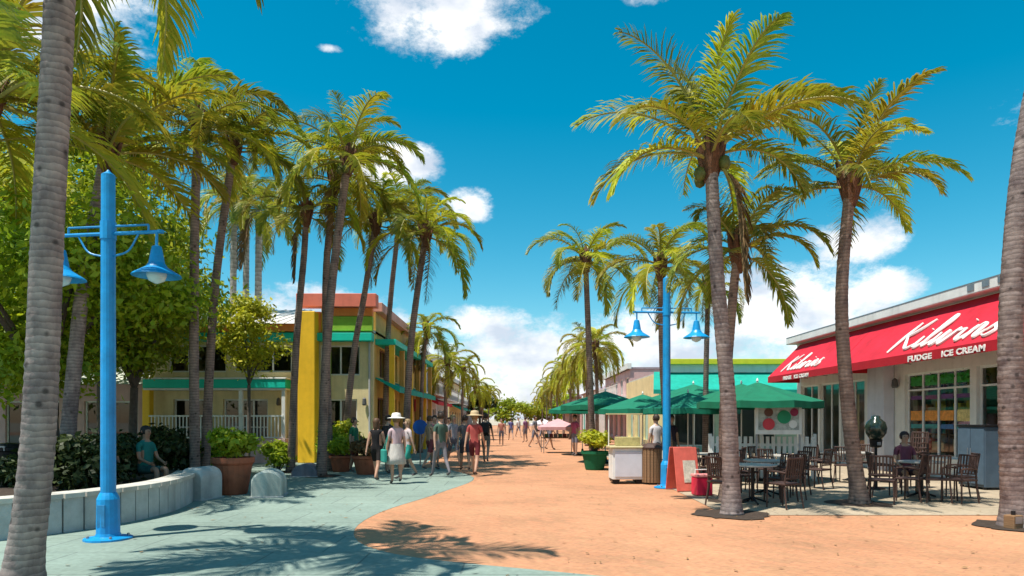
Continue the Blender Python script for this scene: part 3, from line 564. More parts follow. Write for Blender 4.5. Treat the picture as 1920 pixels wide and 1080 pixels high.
rl = MB(); rl.box((2.6, -.62, 1.75), (5.0, .05, .06)); rl.box((2.6, -.62, .95), (5.0, .05, .05)); rlo = rl.build('porch_railing', white, B)
balm = MB().box((0, 0, 0), (.035, .035, .74)).mesh('baluster', white)
for i in range(38): o = link_obj('baluster', balm, rlo); o.location = (.2 + i * .131, -.62, 1.35)
bar('porch_deck', (2.6, -.4, .45), (5.3, .9, .9), pink, B)
bar('green_post', (6.75, -.5, 2.1), (.16, .16, 4.2), lime, B)
# side: columns, teal awning, red sign board
for i in range(6): bar('column', (WF + .62, .6 + i * 2.3, 2.35), (.2, .2, 4.6), yellow if i % 2 == 0 else mat('orange_column', (.66, .36, .08), .6, .1), B)
aw = MB(); L_ = 11.6; aw.add([(WF + .02, .4, 3.25), (WF + .02, .4 + L_, 3.25), (WF + .95, .4 + L_, 2.88), (WF + .95, .4, 2.88), (WF + .95, .4 + L_, 2.66), (WF + .95, .4, 2.66), (WF + .02, .4, 3.2), (WF + .02, .4 + L_, 3.2)],
    [(0, 3, 2, 1), (3, 5, 4, 2), (0, 6, 5, 3), (1, 2, 4, 7), (6, 7, 4, 5)]); aw.build('side_awning', tcanvas, B)
bar('side_cornice', (WF + .4, 6.2, 4.62), (.8, 11.6, .22), teal, B); bar('signboard', (WF + .5, 9.0, 2.3), (.08, 3.4, .6), mat('red_board', (.5, .03, .05), .5, .1), B)

# small pale houses further down both sides
def house(label, loc, rz, w, h, d, m, trim, roofm, seed, awn=None, flat=True, cat='building', name='town_house', group=None, floors=2):
    rnd = random.Random(seed); root = thing(name, label, cat, loc, rz, group); n = max(2, int(w / 2.6)); st_ = w / n; holes = []
    for i in range(n):
        holes.append((i * st_ + .5, .3, (i + 1) * st_ - .5, 2.35))
        if floors > 1: holes.append((i * st_ + .6, 3.35, (i + 1) * st_ - .6, min(h - .5, 4.7)))
    wall_mesh(w, h, .22, holes).build('wall', m, root)
    b = MB(); b.box((.1, d / 2 + .22, h / 2), (.2, d, h)); b.box((w - .1, d / 2 + .22, h / 2), (.2, d, h)); b.box((w / 2, d + .12, h / 2), (w - .4, .2, h)); b.box((w / 2, 2.2, h / 2), (w - .42, .1, h - .2)); b.build('wall', m, root)
    for q in holes: place_window(root, *q, trim, glass_d, 2, 1, .12)
    if flat:
        MB().box((w / 2, d / 2, h + .06), (w + .1, d + .3, .12)).build('roof', roofm, root); MB().box((w / 2, -.08, h + .2), (w + .3, .3, .4), bev=.02).build('cornice', trim, root)
    else:
        MB().add([(-.5, -.5, h), (w + .5, -.5, h), (w + .5, d + .5, h), (-.5, d + .5, h), (d * .35, d / 2, h + 1.5), (w - d * .35, d / 2, h + 1.5)], [(0, 1, 5, 4), (1, 2, 5), (2, 3, 4, 5), (3, 0, 4), (3, 2, 1, 0)]).build('roof', roofm, root)
    if awn: MB().add([(.3, -.02, 3.05), (w - .3, -.02, 3.05), (w - .3, -1.1, 2.65), (.3, -1.1, 2.65), (w - .3, -1.1, 2.45), (.3, -1.1, 2.45), (.3, -.02, 3.0), (w - .3, -.02, 3.0)], [(0, 3, 2, 1), (3, 5, 4, 2), (0, 6, 5, 3), (1, 2, 4, 7), (6, 7, 4, 5)]).build('awning', awn, root)
    if floors > 1:
        r = MB(); r.box((w / 2, -.9, 3.95), (w, .05, .05)); r.box((w / 2, -.45, 3.0 + .12), (w, .9, .12)); ro = r.build('balcony', trim, root)
        bm_ = MB().box((0, 0, 0), (.04, .04, .78)).mesh('baluster', trim)
        for i in range(int(w / .45)): o = link_obj('baluster', bm_, ro); o.location = (.2 + i * .45, -.9, 3.55)
    return root
rg = 'shops lining the street'
gray_roof = mat('grey_shingle', (.30, .29, .30), .8, .15, 4, dirt=.2); mauve = mat('mauve_shingle', (.38, .30, .33), .8, .15, 4, dirt=.2)
bw = mat('blueish_white', (.60, .66, .72), .7, .08, 2, dirt=.2)
house('pale blue white two storey shop next to the colourful building', (-5.7, 39.4, 0), R(90), 9, 5.4, 8, bw, white, gray_roof, 1, awn_red, True, group=rg)
house('grey shop with mauve pitched roof, third along the colourful building side', (-6.2, 50, 0), R(90), 11, 4.8, 8, greyw, white, mauve, 2, None, False, group=rg)
house('cream two storey shop, fourth along the colourful building side', (-6.3, 63, 0), R(90), 13, 5.2, 8, cream, white, gray_roof, 3, tcanvas, True, group=rg)
house('farthest pale house on the colourful building side', (-6.6, 78, 0), R(90), 22, 4.2, 8, greyw, white, mauve, 4, None, False, floors=1, group=rg)
house('low pink house with dark window beyond the seat wall', (-27, 27, 0), R(0), 12.5, 3.0, 6, pink, white, mat('pale_tin_roof', (.55, .58, .50), .6, .1, 2, dirt=.2), 5, None, False, floors=1)
house('grey white gallery house behind the pale trunks', (-30, 36, 0), R(0), 15, 4.6, 6, greyw, white, gray_roof, 6, None, True)
house('pink shop with red awning beyond the teal roofed café', (7.6, 59, 0), R(-90), 13, 5.0, 8, pink, white, mauve, 7, awn_red, True, group=rg)
house('white shop with mauve pitched roof on the café side', (7.2, 75, 0), R(-90), 14, 4.2, 8, white, teal, mauve, 8, None, False, floors=1, group=rg)
house('farthest pink house on the café side', (7.0, 102, 0), R(-90), 24, 4.2, 8, pink, white, mauve, 9, tcanvas, False, floors=1, group=rg)
cafe = house('teal roofed café with lime yellow fascia behind the green umbrellas', (7.2, 33.5, 0), R(0), 12, 3.9, 10, mat('mint_stucco', (.40, .58, .48), .8, .08, 2, dirt=.2), white, greyw, 10, None, True, floors=1)
bar('lime_fascia', (3, -.2, 4.42), (6.2, .5, .26), mat('lime_yellow', (.62, .62, .03), .5, .08), cafe); bar('lime_fascia', (9, -.2, 4.45), (5.6, .5, .26), lime, cafe)
MB().add([(-.5, 0, 3.95), (12, 0, 3.95), (12, -1.9, 3.0), (-.9, -1.9, 3.0), (12, -1.9, 2.8), (-.9, -1.9, 2.8), (-.5, 0, 3.85), (12, 0, 3.85)], [(0, 3, 2, 1), (3, 5, 4, 2), (0, 6, 5, 3), (6, 7, 4, 5), (1, 2, 4, 7)]).build('awning', tcanvas, cafe)
# its street side
cs_ = wall_mesh(10, 3.9, .2, [(.6 + i * 2.4, .5, 2.4 + i * 2.4, 2.6) for i in range(4)]).build('wall', cream, cafe); cs_.matrix_local = face_xf(-.22, 10.2, R(-90))

# ---------------------------------------------------------------- sweet shop with the red awnings
K = thing('sweet_shop', 'single storey white shop with red awnings and script lettering', 'building', (11.8, 28.8, 0), R(-90))
KW = 21.0
kh = [(.4, .35, 2.0, 3.0), (2.15, .35, 3.75, 3.0), (3.9, .1, 5.6, 3.0), (8.0, .55, 11.0, 3.0), (11.25, .1, 12.6, 3.0), (13.0, .55, 16.5, 3.0), (16.9, .55, 20.4, 3.0)]
wall_mesh(KW, 4.75, .25, kh).build('wall', white, K)
for q in kh: place_window(K, *q, mat('white_frame', (.7, .71, .7), .5, .05), glass, max(2, round((q[2] - q[0]) / .8)), 1, .13)
for q in (kh[3], kh[4], kh[5], kh[6]): bar('transom', ((q[0] + q[2]) / 2, .1, 2.5), (q[2] - q[0] - .12, .06, .05), MATS['white_frame'], K, 0)
b = MB(); b.box((.1, 5.25, 2.375), (.2, 10, 4.75)); b.box((KW - .1, 5.25, 2.375), (.2, 10, 4.75)); b.box((KW / 2, 10.2, 2.375), (KW - .4, .2, 4.75)); b.build('wall', white, K)
MB().box((KW / 2, 3.2, 1.7), (KW - .42, .12, 3.3)).build('inner_wall', mat('shop_inner', (.55, .50, .36), .8, .1, 1), K); MB().box((KW / 2, 5.2, 3.42), (KW - .42, 9.7, .1)).build('ceiling_panel', white, K)
MB().box((KW / 2, 5.1, .03), (KW - .42, 9.6, .03)).build('floor_slab', mat('shop_floor', (.35, .28, .2), .4, .1, 3), K)
MB().box((KW / 2, 5.1, 4.8), (KW, 10.3, .1)).build('roof', greyw, K)
bar('cornice', (KW / 2, -.12, 4.93), (KW + .5, .5, .30), white, K, .03)
bar('pillar', (6.95, -.18, 1.72), (1.0, .34, 3.42), mat('pillar_paint', (.62, .62, .68), .7, .06, 2, .15, 50, dirt=.2), K, .02)
for i in range(9): bar('parapet_mark', (11.6 + i * .55, -.375, 4.95), (.26, .02, .16), steel, K, 0)  # plain plates standing in for unreadable lettering on the parapet
def awning(x0, x1, zt=4.73, zb=3.38, proj=1.35, drop=.24):
    m = MB(); n = 14; R_ = [(x0 + (x1 - x0) * i / n) for i in range(n + 1)]
    sag = lambda i: -.025 * math.sin(math.pi * ((i * 2) % 4) / 4)
    vs = []
    for i, xx in enumerate(R_): vs += [(xx, -.02, zt), (xx, -proj * .5, (zt + zb) / 2 + sag(i)), (xx, -proj, zb)]
    m.add(vs, [(i * 3 + j, i * 3 + j + 1, i * 3 + j + 4, i * 3 + j + 3) for i in range(n) for j in range(2)])
    for xx in (x0, x1): m.add([(xx, -.02, zt), (xx, -proj, zb), (xx, -.02, zb)], [(0, 1, 2)])
    o = m.build('awning', awn_red, K)
    v = MB(); v.box(((x0 + x1) / 2, -proj, zb - drop / 2), (x1 - x0, .02, drop)); v.box((x0 + .01, -proj / 2, zb - drop / 2), (.02, proj - .06, drop)); v.box((x1 - .01, -proj / 2, zb - drop / 2), (.02, proj - .06, drop)); v.build('valance', awn_deep, o)
    f = MB()
    for i in range(0, n + 1, 2): f.tube([(R_[i], -.05, zt - .06), (R_[i], -proj + .05, zb - .02)], .015, 5); f.tube([(R_[i], -.05, zb - .1), (R_[i], -proj + .05, zb - .03)], .012, 5)
    f.build('awning_frame', steel, o); return o
a1 = awning(.35, 6.39); a2 = awning(6.4, 20.6)
STROKES = {'K': [[(.05, 0), (.2, .5), (.38, 1.0)], [(.86, 1.02), (.6, .72), (.24, .5)], [(.3, .54), (.52, .25), (.72, .03), (.95, .16)]],
 'i': [[(.02, .4), (.0, .12), (.1, .02), (.27, .22)], [(.075, .6), (.085, .63)]], 'l': [[(0, .2), (.24, .8), (.2, 1.0), (.1, .72), (.02, .2), (.1, .02), (.28, .22)]],
 'w': [[(.02, .42), (0, .1), (.12, .02), (.3, .42), (.28, .1), (.4, .02), (.58, .42), (.64, .36), (.76, .4)]],
 'n': [[(.06, .42), (0, .02)], [(.04, .25), (.2, .43), (.3, .36), (.26, .1), (.34, .02), (.46, .2)]], 's': [[(0, .18), (.22, .46), (.16, .3), (.3, .14), (.16, .0), (.02, .05)]]}
def script(word, x0, sx, sy, parent, zt=4.73, zb=3.38, proj=1.35, up=.18, th=.046):
    sl_ = math.hypot(proj, zt - zb); dy, dz = proj / sl_, (zt - zb) / sl_; x = x0
    adv = {'K': .98, 'i': .27, 'l': .30, 'w': .80, 'n': .48, 's': .4}
    for ch in word:
        m = MB()
        for s_ in STROKES[ch]:
            pts = []
            for a, b_ in smooth2(s_):
                h = up + b_ * sy; X = x + (a + (.12 * b_ if ch != 'K' else 0)) * sx
                pts.append(Vector((X, -proj + dy * h - dz * .03, zb + dz * h + dy * .03)))
            m.tube(pts, [th * (.66 + .42 * math.sin(math.pi * i / (len(pts) - 1))) for i in range(len(pts))], 6)
        m.build('letter', signw, parent); x += adv[ch] * sx
def smooth2(s_): return [(p.x, p.y) for p in smooth_path([Vector((a, b, 0)) for a, b in s_], 5)]
script('Kilwins', 9.25, 1.27, 1.12, a2); script('Kilwins', 1.4, .98, .85, a1, th=.036)
def text(body, x, z, size, y, parent, m, sx=1.0):
    c = bpy.data.curves.new('lettering', 'FONT'); c.body = body; c.size = size; c.extrude = .006; c.offset = .008; c.space_character = 1.12
    c.materials.append(m); tmp = bpy.data.objects.new('t', c); COL.objects.link(tmp); me = bpy.data.meshes.new_from_object(tmp.evaluated_get(bpy.context.evaluated_depsgraph_get())); bpy.data.objects.remove(tmp); me.name = 'lettering'; o = link_obj('lettering', me, parent); o.location = (x, y, z); o.rotation_euler = (R(90), 0, 0); o.scale = (sx, 1, 1); return o
text('FUDGE', 10.55, 3.17, .2, -1.37, a2, signw, 1.55); text('ICE CREAM', 12.0, 3.17, .2, -1.37, a2, signw, 1.45); text('FUDGE   ICE CREAM', 2.0, 3.17, .18, -1.37, a1, signw, 1.3)
# printed strips stuck on the panes of the big windows
for (x0, x1) in ((8.06, 10.94), (13.06, 16.44)):
    rnd = random.Random(int(x0)); nxp = max(2, round((x1 - x0) / .8)); pw = (x1 - x0) / nxp
    for i in range(nxp):
        for (za, zb_, cols) in ((2.60, 2.92, [(.03, .30, .03), (.05, .38, .05)]), (2.2, 2.34, [(.14, .03, .18), (.2, .04, .14)]), (1.58, 1.90, [(.85, .33, .05), (.85, .58, .08), (.8, .65, .25)]), (1.36, 1.5, [(.04, .16, .38), (.05, .3, .3)])):
            c_ = rnd.choice(cols); wv = pw * rnd.uniform(.74, .86); MB().box((x0 + pw * (i + .5), .118, (za + zb_) / 2), (wv, .004, (zb_ - za) * rnd.uniform(.8, 1))).build('window_poster', mat('poster_%d_%d' % (c_[0] * 99, c_[1] * 99), c_, .4, .25, 9), K)
# display inside the shop
gar = mat('garland_green', (.03, .22, .03), .7, .3, 8, .5, 20)
for (x0, x1) in ((8.0, 11.0), (13.0, 16.5)):
    g = thing('window_garland', f'green leafy garland along the head of the ' + ('first' if x0 < 9 else 'second') + ' big shop window', 'garland', (11.8 + .32, 28.8 - (x0 + x1) / 2, 2.8)); cl = [((-.0), (i - 8) * (x1 - x0) / 17, .05 * math.sin(i), .22) for i in range(17)]
    link_obj('foliage', leaf_mesh('foliage', leaves(None, 1600, .07, 5, cl, 1.0), mat('garland_leaf', (.06, .30, .03), .5, .1, 1, col2=(.02, .12, .02), island=True, trans=.2)), g)
sh_cols = [('blue', (.04, .12, .32)), ('orange', (.85, .30, .04)), ('yellow', (.85, .60, .08)), ('purple', (.16, .03, .20)), ('cream', (.75, .65, .45)), ('teal', (.05, .32, .32)), ('red', (.5, .04, .05))]
for si, x0 in enumerate((8.1, 9.6, 13.2, 15.0)):
    u_ = thing('display_shelf', ['shop window shelf of sweets nearest the white pillar', 'shop window shelf of sweets next to the dark door', 'shop window shelf of sweets beyond the dark door', 'shop window shelf of sweets deepest at the frame edge'][si], 'shelf', (11.8 + .38, 28.8 - x0, 0), R(-90), 'sweet shelves in the windows')
    f = MB(); W_ = 1.4
    for zz in (.7, 1.2, 1.75, 2.25): f.box((W_ / 2, .15, zz), (W_, .36, .04))
    f.box((.02, .15, 1.25), (.04, .4, 2.4)); f.box((W_ - .02, .15, 1.25), (.04, .4, 2.4)); f.build('rack', wood, u_)
    rnd = random.Random(si)
    for zi, (zz, pal) in enumerate(((.72, (4, 6)), (1.22, (0, 5)), (1.77, (1, 2, 2)), (2.27, (3, 3, 4)))):
        xx = .08
        while xx < W_ - .22:
            w_ = rnd.uniform(.12, .2); h_ = rnd.uniform(.2, .38); cn, cc = sh_cols[rnd.choice(pal)]
            MB().box((xx + w_ / 2, .12, zz + h_ / 2), (w_, .2, h_), bev=.01).build('sweet_box', mat('box_' + cn, cc, .4, .1, 8), u_); xx += w_ + .02

# ---------------------------------------------------------------- umbrellas
def umbrella():
    root = thing('market_umbrella', 'x', 'umbrella', (0, 0, 0), 0, 'market umbrellas of the café')
    n = 8; c = MB(); 
    vs = [(0, 0, 2.84)]
    for r, z in ((.85, 2.57), (1.8, 2.27)):
        for k in range(2 * n):
            a = math.pi * k / n; rr = r * (1 if k % 2 == 0 else .945); zz = z - (.03 if k % 2 else 0); vs.append((rr * math.cos(a), rr * math.sin(a), zz))
    for k in range(2 * n): a = math.pi * k / n; rr = 1.8 * (1 if k % 2 == 0 else .945); vs.append((rr * math.cos(a), rr * math.sin(a), 2.08 - (.02 if k % 2 else 0)))
    m_ = 2 * n; fs = [(0, 1 + k, 1 + (k + 1) % m_) for k in range(m_)] + [(1 + k + j * m_, 1 + k + (j + 1) * m_, 1 + (k + 1) % m_ + (j + 1) * m_, 1 + (k + 1) % m_ + j * m_) for j in (0, 1) for k in range(m_)]
    c.add(vs, fs).build('canopy', gcanvas, root)
    MB().tube([(0, 0, .05), (0, 0, 2.86)], .025, 10).build('pole', white, root); MB().lathe([(.02, 2.83), (.04, 2.88), (.02, 2.94), (.005, 2.96)], (0, 0, 0), 8).build('finial', white, root)
    MB().lathe([(.32, 0), (.32, .06), (.08, .09), (.05, .3)], (0, 0, 0), 16).build('base', blackm, root)
    for k in range(n):
        a = 2 * math.pi * k / n; MB().tube([(.03 * math.cos(a), .03 * math.sin(a), 2.78), (1.7 * math.cos(a), 1.7 * math.sin(a), 2.24)], .011, 4).build('rib', wood, root)
    return root
um = umbrella()
for i, (u, Y, s, rz, lb) in enumerate([(1135, 25.5, .94, .1, 'green umbrella beyond the green planter pot'), (1205, 22.5, .86, .3, 'green umbrella nearest the distant blue lamp post'), (1290, 21, .86, .5, 'green umbrella between the distant lamp and the patio palm'),
        (1420, 18.2, .92, .2, 'dark green umbrella beside the red awning end'), (1092, 31, .9, .4, 'small far green umbrella at the street edge'), (1300, 26.5, 1.05, 0, 'tall green umbrella before the teal roofed café'), (1390, 23.5, 1.0, .6, 'green umbrella behind the patio corner palm')]):
    place(um, (at(u, 0, Y).x, Y, .012), rz, lb, i == 0, s)

# ---------------------------------------------------------------- café furniture
def chair():
    root = thing('patio_chair', 'x', 'chair', (0, 0, 0), 0, 'brown chairs on the patio')
    MB().box((0, 0, .45), (.46, .44, .04), bev=.012).build('seat', brownm, root)
    for s in (-1, 1):
        MB().tube([(s * .21, -.2, 0), (s * .2, -.19, .66)], .016, 6).build('leg', brownm, root); MB().tube(smooth_path([(s * .22, .26, 0), (s * .2, .2, .45), (s * .19, .27, .92)], 4), .016, 6).build('leg', brownm, root)
        MB().tube(smooth_path([(s * .2, -.2, .66), (s * .23, 0, .68), (s * .2, .23, .66)], 4), .018, 6).build('armrest', brownm, root)
    b = MB(); b.tube([(-.19, .27, .92), (.19, .27, .92)], .018, 6); bo = b.build('backrest', brownm, root); MB().tube([(-.195, .225, .56), (.195, .225, .56)], .014, 6).build('crossbar', brownm, bo)
    for k in range(6): MB().box((-.15 + k * .06, .248, .74), (.028, .012, .36), rx=R(-7)).build('slat', brownm, bo)
    return root
def table():
    root = thing('patio_table', 'x', 'table', (0, 0, 0), 0, 'round tables on the patio')
    MB().lathe([(.42, .72), (.45, .73), (.45, .755), (.42, .76)], (0, 0, 0), 24).build('table_top', mat('table_stone', (.5, .47, .42), .35, .1, 6), root)
    MB().tube([(0, 0, .04), (0, 0, .72)], .035, 10).build('pedestal', blackm, root)
    for k in range(4): a = k * math.pi / 2; MB().tube([(0, 0, .12), (.3 * math.cos(a), .3 * math.sin(a), .02)], .02, 6).build('foot', blackm, root)
    return root
ch, tb = chair(), table(); nc = 0
tabs = [(5.3, 14.6, 'under the dark green umbrella'), (6.6, 16.6, 'behind the patio palm'), (4.75, 17.4, 'behind the patio corner palm'), (8.4, 14.2, 'nearest the shop pillar'), (7.0, 19.6, 'deepest on the patio'), (4.55, 13.2, 'beside the red cool box'), (8.9, 18.0, 'behind the round dispenser')]
dirs = ['on the shop side', 'on the far side', 'on the street side', 'on the camera side']
for i, (X, Y, wh) in enumerate(tabs):
    place(tb, (X, Y, .012), 0, f'round stone topped patio table {wh}', i == 0)
    for j in range(4 if i != 4 else 3):
        a = j * math.pi / 2 + .35 * i + .3; d = .74
        place(ch, (X + math.cos(a) * d, Y + math.sin(a) * d, .012), a - math.pi / 2, f'brown patio chair {dirs[j]}, at the table {wh}', nc == 0); nc += 1
for k in range(4): place(ch, (9.35, 16.1, .012 + k * .13), R(-60), 'brown patio chair ' + ['at the bottom of', 'second lowest in', 'third up in', 'on top of'][k] + ' the chair stack by the shop window', False)
for j in range(3): place(ch, (7.1 + j * .75, 13.3 + (j % 2) * .3, .012), R(150 + 70 * j), f'loose brown patio chair ' + ['closest to the palm on the patio', 'midway between palm and chair stack', 'just before the chair stack'][j], False)
# white picket screen
F = thing('picket_fence', 'waist high white picket screen behind the patio tables', 'fence', (5.15, 18.1, .012), R(-6)); f = MB(); f.box((1.3, .03, .95), (2.7, .04, .07)); f.box((1.3, .03, .4), (2.7, .04, .07)); f.build('rail', white, F)
pk = MB().box((0, 0, .6), (.09, .02, 1.1), bev=.006).mesh('picket', white)
for i in range(19): o = link_obj('picket', pk, F); o.location = (.02 + i * .142, 0, .02)
for xx in (-.02, 1.3, 2.65): MB().box((xx, .09, .62), (.09, .09, 1.24), bev=.01).build('post', white, F)
# menu board
S = thing('menu_board', 'white framed menu board with red and green round pictures on two posts', 'sign', (6.05, 17.3, .012), R(-4))
MB().box((.55, 0, 1.65), (1.15, .05, .82), bev=.01).build('board', white, S)
MB().box((.55, -.032, 1.67), (1.0, .012, .64)).build('panel', mat('menu_panel', (.55, .60, .55), .6, .3, 6), S)
def disc(n_, x, z, r, m, sz=1): MB().tube([(x, -.036, z), (x, -.05, z)], r, 20).build(n_, m, S)
disc('round_picture', .68, 1.68, .17, mat('menu_green', (.01, .28, .13), .5)); disc('round_picture', .3, 1.5, .15, mat('menu_red', (.62, .05, .07), .5)); disc('round_picture', .3, 1.8, .11, mat('menu_brown', (.15, .06, .04), .5)); disc('round_picture', .93, 1.8, .1, mat('menu_maroon', (.3, .02, .08), .5)); disc('round_picture', .9, 1.5, .1, white)
for xx in (.02, 1.08): MB().tube([(xx, .03, 0), (xx, .03, 2.05)], .025, 8).build('post', steel, S)
# round black machine on a stand
S = thing('gumball_machine', 'round black topped dispenser on a thin post before the shop pillar', 'dispenser', (8.35, 15.9, .012))
MB().lathe([(.2, 0), (.2, .03), (.04, .06), (.03, .95), (.12, .98), (.14, 1.15)], (0, 0, 0), 16).build('stand', blackm, S); MB().lathe([(.13, 1.15), (.22, 1.3), (.24, 1.42), (.2, 1.56), (.1, 1.64), (.09, 1.7), (.01, 1.72)], (0, 0, 0), 20).build('globe', mat('dispenser_black', (.02, .035, .025), .15, .1, spec=.6), S, smooth=True)
MB().box((0, -.14, 1.06), (.08, .04, .08), bev=.01).build('spout', steel, S)
# dark blue-grey chest, low bin, boxes
S = thing('storage_cabinet', 'tall dark blue grey cabinet against the shop window', 'cabinet', (10.95, 16.1, .012), R(-90))
MB().box((0, 0, .75), (.95, .5, 1.4), bev=.02).build('body', mat('slate_blue', (.075, .115, .16), .5, .1, 4, dirt=.2), S); MB().box((0, -.0, 1.47), (1.0, .55, .05), bev=.01).build('lid', blackm, S)
for s in (-1, 1): MB().box((s * .235, -.262, .76), (.44, .02, 1.28), bev=.004).build('door', mat('slate_door', (.09, .14, .19), .5, .1, 4), S); MB().tube([(s * .05, -.3, .6), (s * .05, -.3, .95)], .01, 6).build('handle', steel, S)
for sx in (-1, 1):
    for sy in (-1, 1): MB().box((sx * .4, sy * .2, .025), (.06, .06, .05)).build('foot', blackm, S)
C = thing('vendor_cart', 'white fronted vendor cart with cream counter beside the distant blue lamp', 'cart', (at(1174, 0, 17.4).x, 17.4, .012), R(3))
MB().box((0, 0, .5), (.80, .55, .78), bev=.015).build('cabinet', white, C); MB().box((0, -.285, .5), (.68, .02, .64), bev=.005).build('front_panel', mat('cart_panel', (.62, .63, .68), .5, .06), C)
MB().box((0, 0, .92), (.92, .66, .05), bev=.01).build('counter', mat('cart_cream', (.6, .52, .28), .6, .1), C); MB().box((.05, .1, 1.06), (.6, .3, .22), bev=.01).build('tray', mat('cart_tray', (.55, .47, .2), .6, .2, 9), C)
for s in (-1, 1): MB().tube([(s * .3, -.2, .1), (s * .3 + .001, .2, .1)], .1, 16).build('wheel', blackm, C); MB().tube([(s * .4, .25, .9), (s * .4, .25, 1.75)], .015, 6).build('canopy_post', white, C)
MB().box((0, .25, 1.76), (.9, .3, .03)).build('cart_shelf', MATS['cart_cream'], C)
L1 = thing('litter_bin', 'brown slatted litter bin between the cart and the lamp', 'bin', (at(1222, 0, 17.2).x, 17.2, .012))
MB().lathe([(.21, .05), (.21, .88)], (0, 0, 0), 16).build('liner', blackm, L1); MB().lathe([(.27, .88), (.28, .92), (.2, 1.0), (.1, 1.02)], (0, 0, 0), 16).build('lid', brownm, L1)
slm = MB().box((0, 0, .46), (.07, .025, .84), bev=.005).mesh('slat', wood)
for k in range(18): a = k * 2 * math.pi / 18; o = link_obj('slat', slm, L1); o.location = (math.cos(a) * .24, math.sin(a) * .24, 0); o.rotation_euler = (0, 0, a + math.pi / 2)
S = thing('sandwich_board', 'coral red folding sandwich board beside the patio corner palm', 'sign', (at(1280, 0, 15.6).x, 15.6, .012), R(12)); coralb = mat('coral_board', (.72, .14, .10), .5, .1, 5, dirt=.2)
for s in (-1, 1):
    MB().box((0, s * .2, .5), (.56, .03, 1.0), rx=R(-s * 12) * -1, bev=.008).build('board', coralb, S)
MB().box((.06, -.235, .45), (.3, .008, .5), rx=R(-12), bev=0).build('panel', mat('board_cream', (.7, .62, .5), .6, .25, 7), S)
S = thing('cool_box', 'bright red cool box with white lid on the patio edge', 'cool box', (at(1316, 0, 14.6).x, 14.6, .012), R(10))
MB().box((0, 0, .2), (.36, .3, .38), bev=.02).build('body', mat('cooler_red', (.75, .02, .07), .4, .08), S); MB().box((0, 0, .425), (.38, .32, .06), bev=.015).build('lid', mat('cooler_lid', (.8, .3, .28), .4, .05), S); MB().tube([(-.17, 0, .4), (-.15, 0, .55), (.15, 0, .55), (.17, 0, .4)], .012, 6).build('handle', white, S)
S = thing('ground_light', 'small brown box light at the foot of the shop end palm', 'light fitting', (at(1882, 0, 10.4).x, 10.2, .012), R(20))
MB().box((0, 0, .1), (.2, .16, .2), bev=.01).build('housing', wood, S); MB().box((0, -.083, .13), (.14, .01, .1)).build('lens', steel, S); MB().tube([(0, 0, .2), (0, 0, .26)], .03, 8).build('cap', blackm, S)
L2 = thing('rubbish_bin', 'round black rubbish bin beyond the seat wall at the frame edge', 'bin', (at(18, 0, 14).x, 14.0, .38)); MB().lathe([(.22, 0), (.26, .6), (.29, .62), (.29, .68), (.2, .76), (.05, .78)], (0, 0, 0), 18).build('body', blackm, L2); MB().box((0, -.25, .67), (.2, .05, .1)).build('flap', steel, L2)
# folded parasol sign & market tables far off
for i, (u, Y, c, lb) in enumerate([(1046, 33, (.68, .36, .38), 'pink canopied market stall at the street edge'), (1018, 50, (.6, .55, .6), 'pale canopied market stall further down the street')]):
    T_ = thing('market_stall', lb, 'market stall', (at(u, 0, Y).x, Y, .006), .1, 'market stalls in the street')
    MB().add([(-.9, -.6, 1.25), (.9, -.6, 1.25), (.9, .6, 1.25), (-.9, .6, 1.25), (0, 0, 1.65), (-.9, -.6, 1.1), (.9, -.6, 1.1), (.9, .6, 1.1), (-.9, .6, 1.1)], [(0, 1, 4), (1, 2, 4), (2, 3, 4), (3, 0, 4), (0, 5, 6, 1), (1, 6, 7, 2), (2, 7, 8, 3), (3, 8, 5, 0)]).build('canopy', mat('stall_canvas_%s' % ('pink', 'pale')[i], c, .8, .1), T_)
    MB().box((0, 0, .72), (1.5, .8, .04)).build('table_top', wood, T_)
    for a in (-.75, .75):
        for b_ in (-.45, .45): MB().tube([(a, b_, 0), (a, b_, 1.28)], .02, 5).build('leg', steel, T_)
    for j in range(6): MB().box((-.55 + j * .22, 0, .83), (.16, .3, .18), bev=.01).build('ware', mat('ware%d' % (j % 3), [(.1, .2, .1), (.2, .05, .05), (.3, .25, .2)][j % 3], .6), T_)
BS = thing('round_sign', 'blue round sign on a post behind the people on the street', 'sign', (at(788, 0, 24).x, 24, .006))
MB().tube([(0, 0, 0), (0, 0, 1.7)], .025, 8).build('post', steel, BS); MB().tube([(0, -.04, 1.35), (0, -.02, 1.35)], .26, 24).build('plate', mat('sign_blue', (.01, .12, .5), .4), BS)

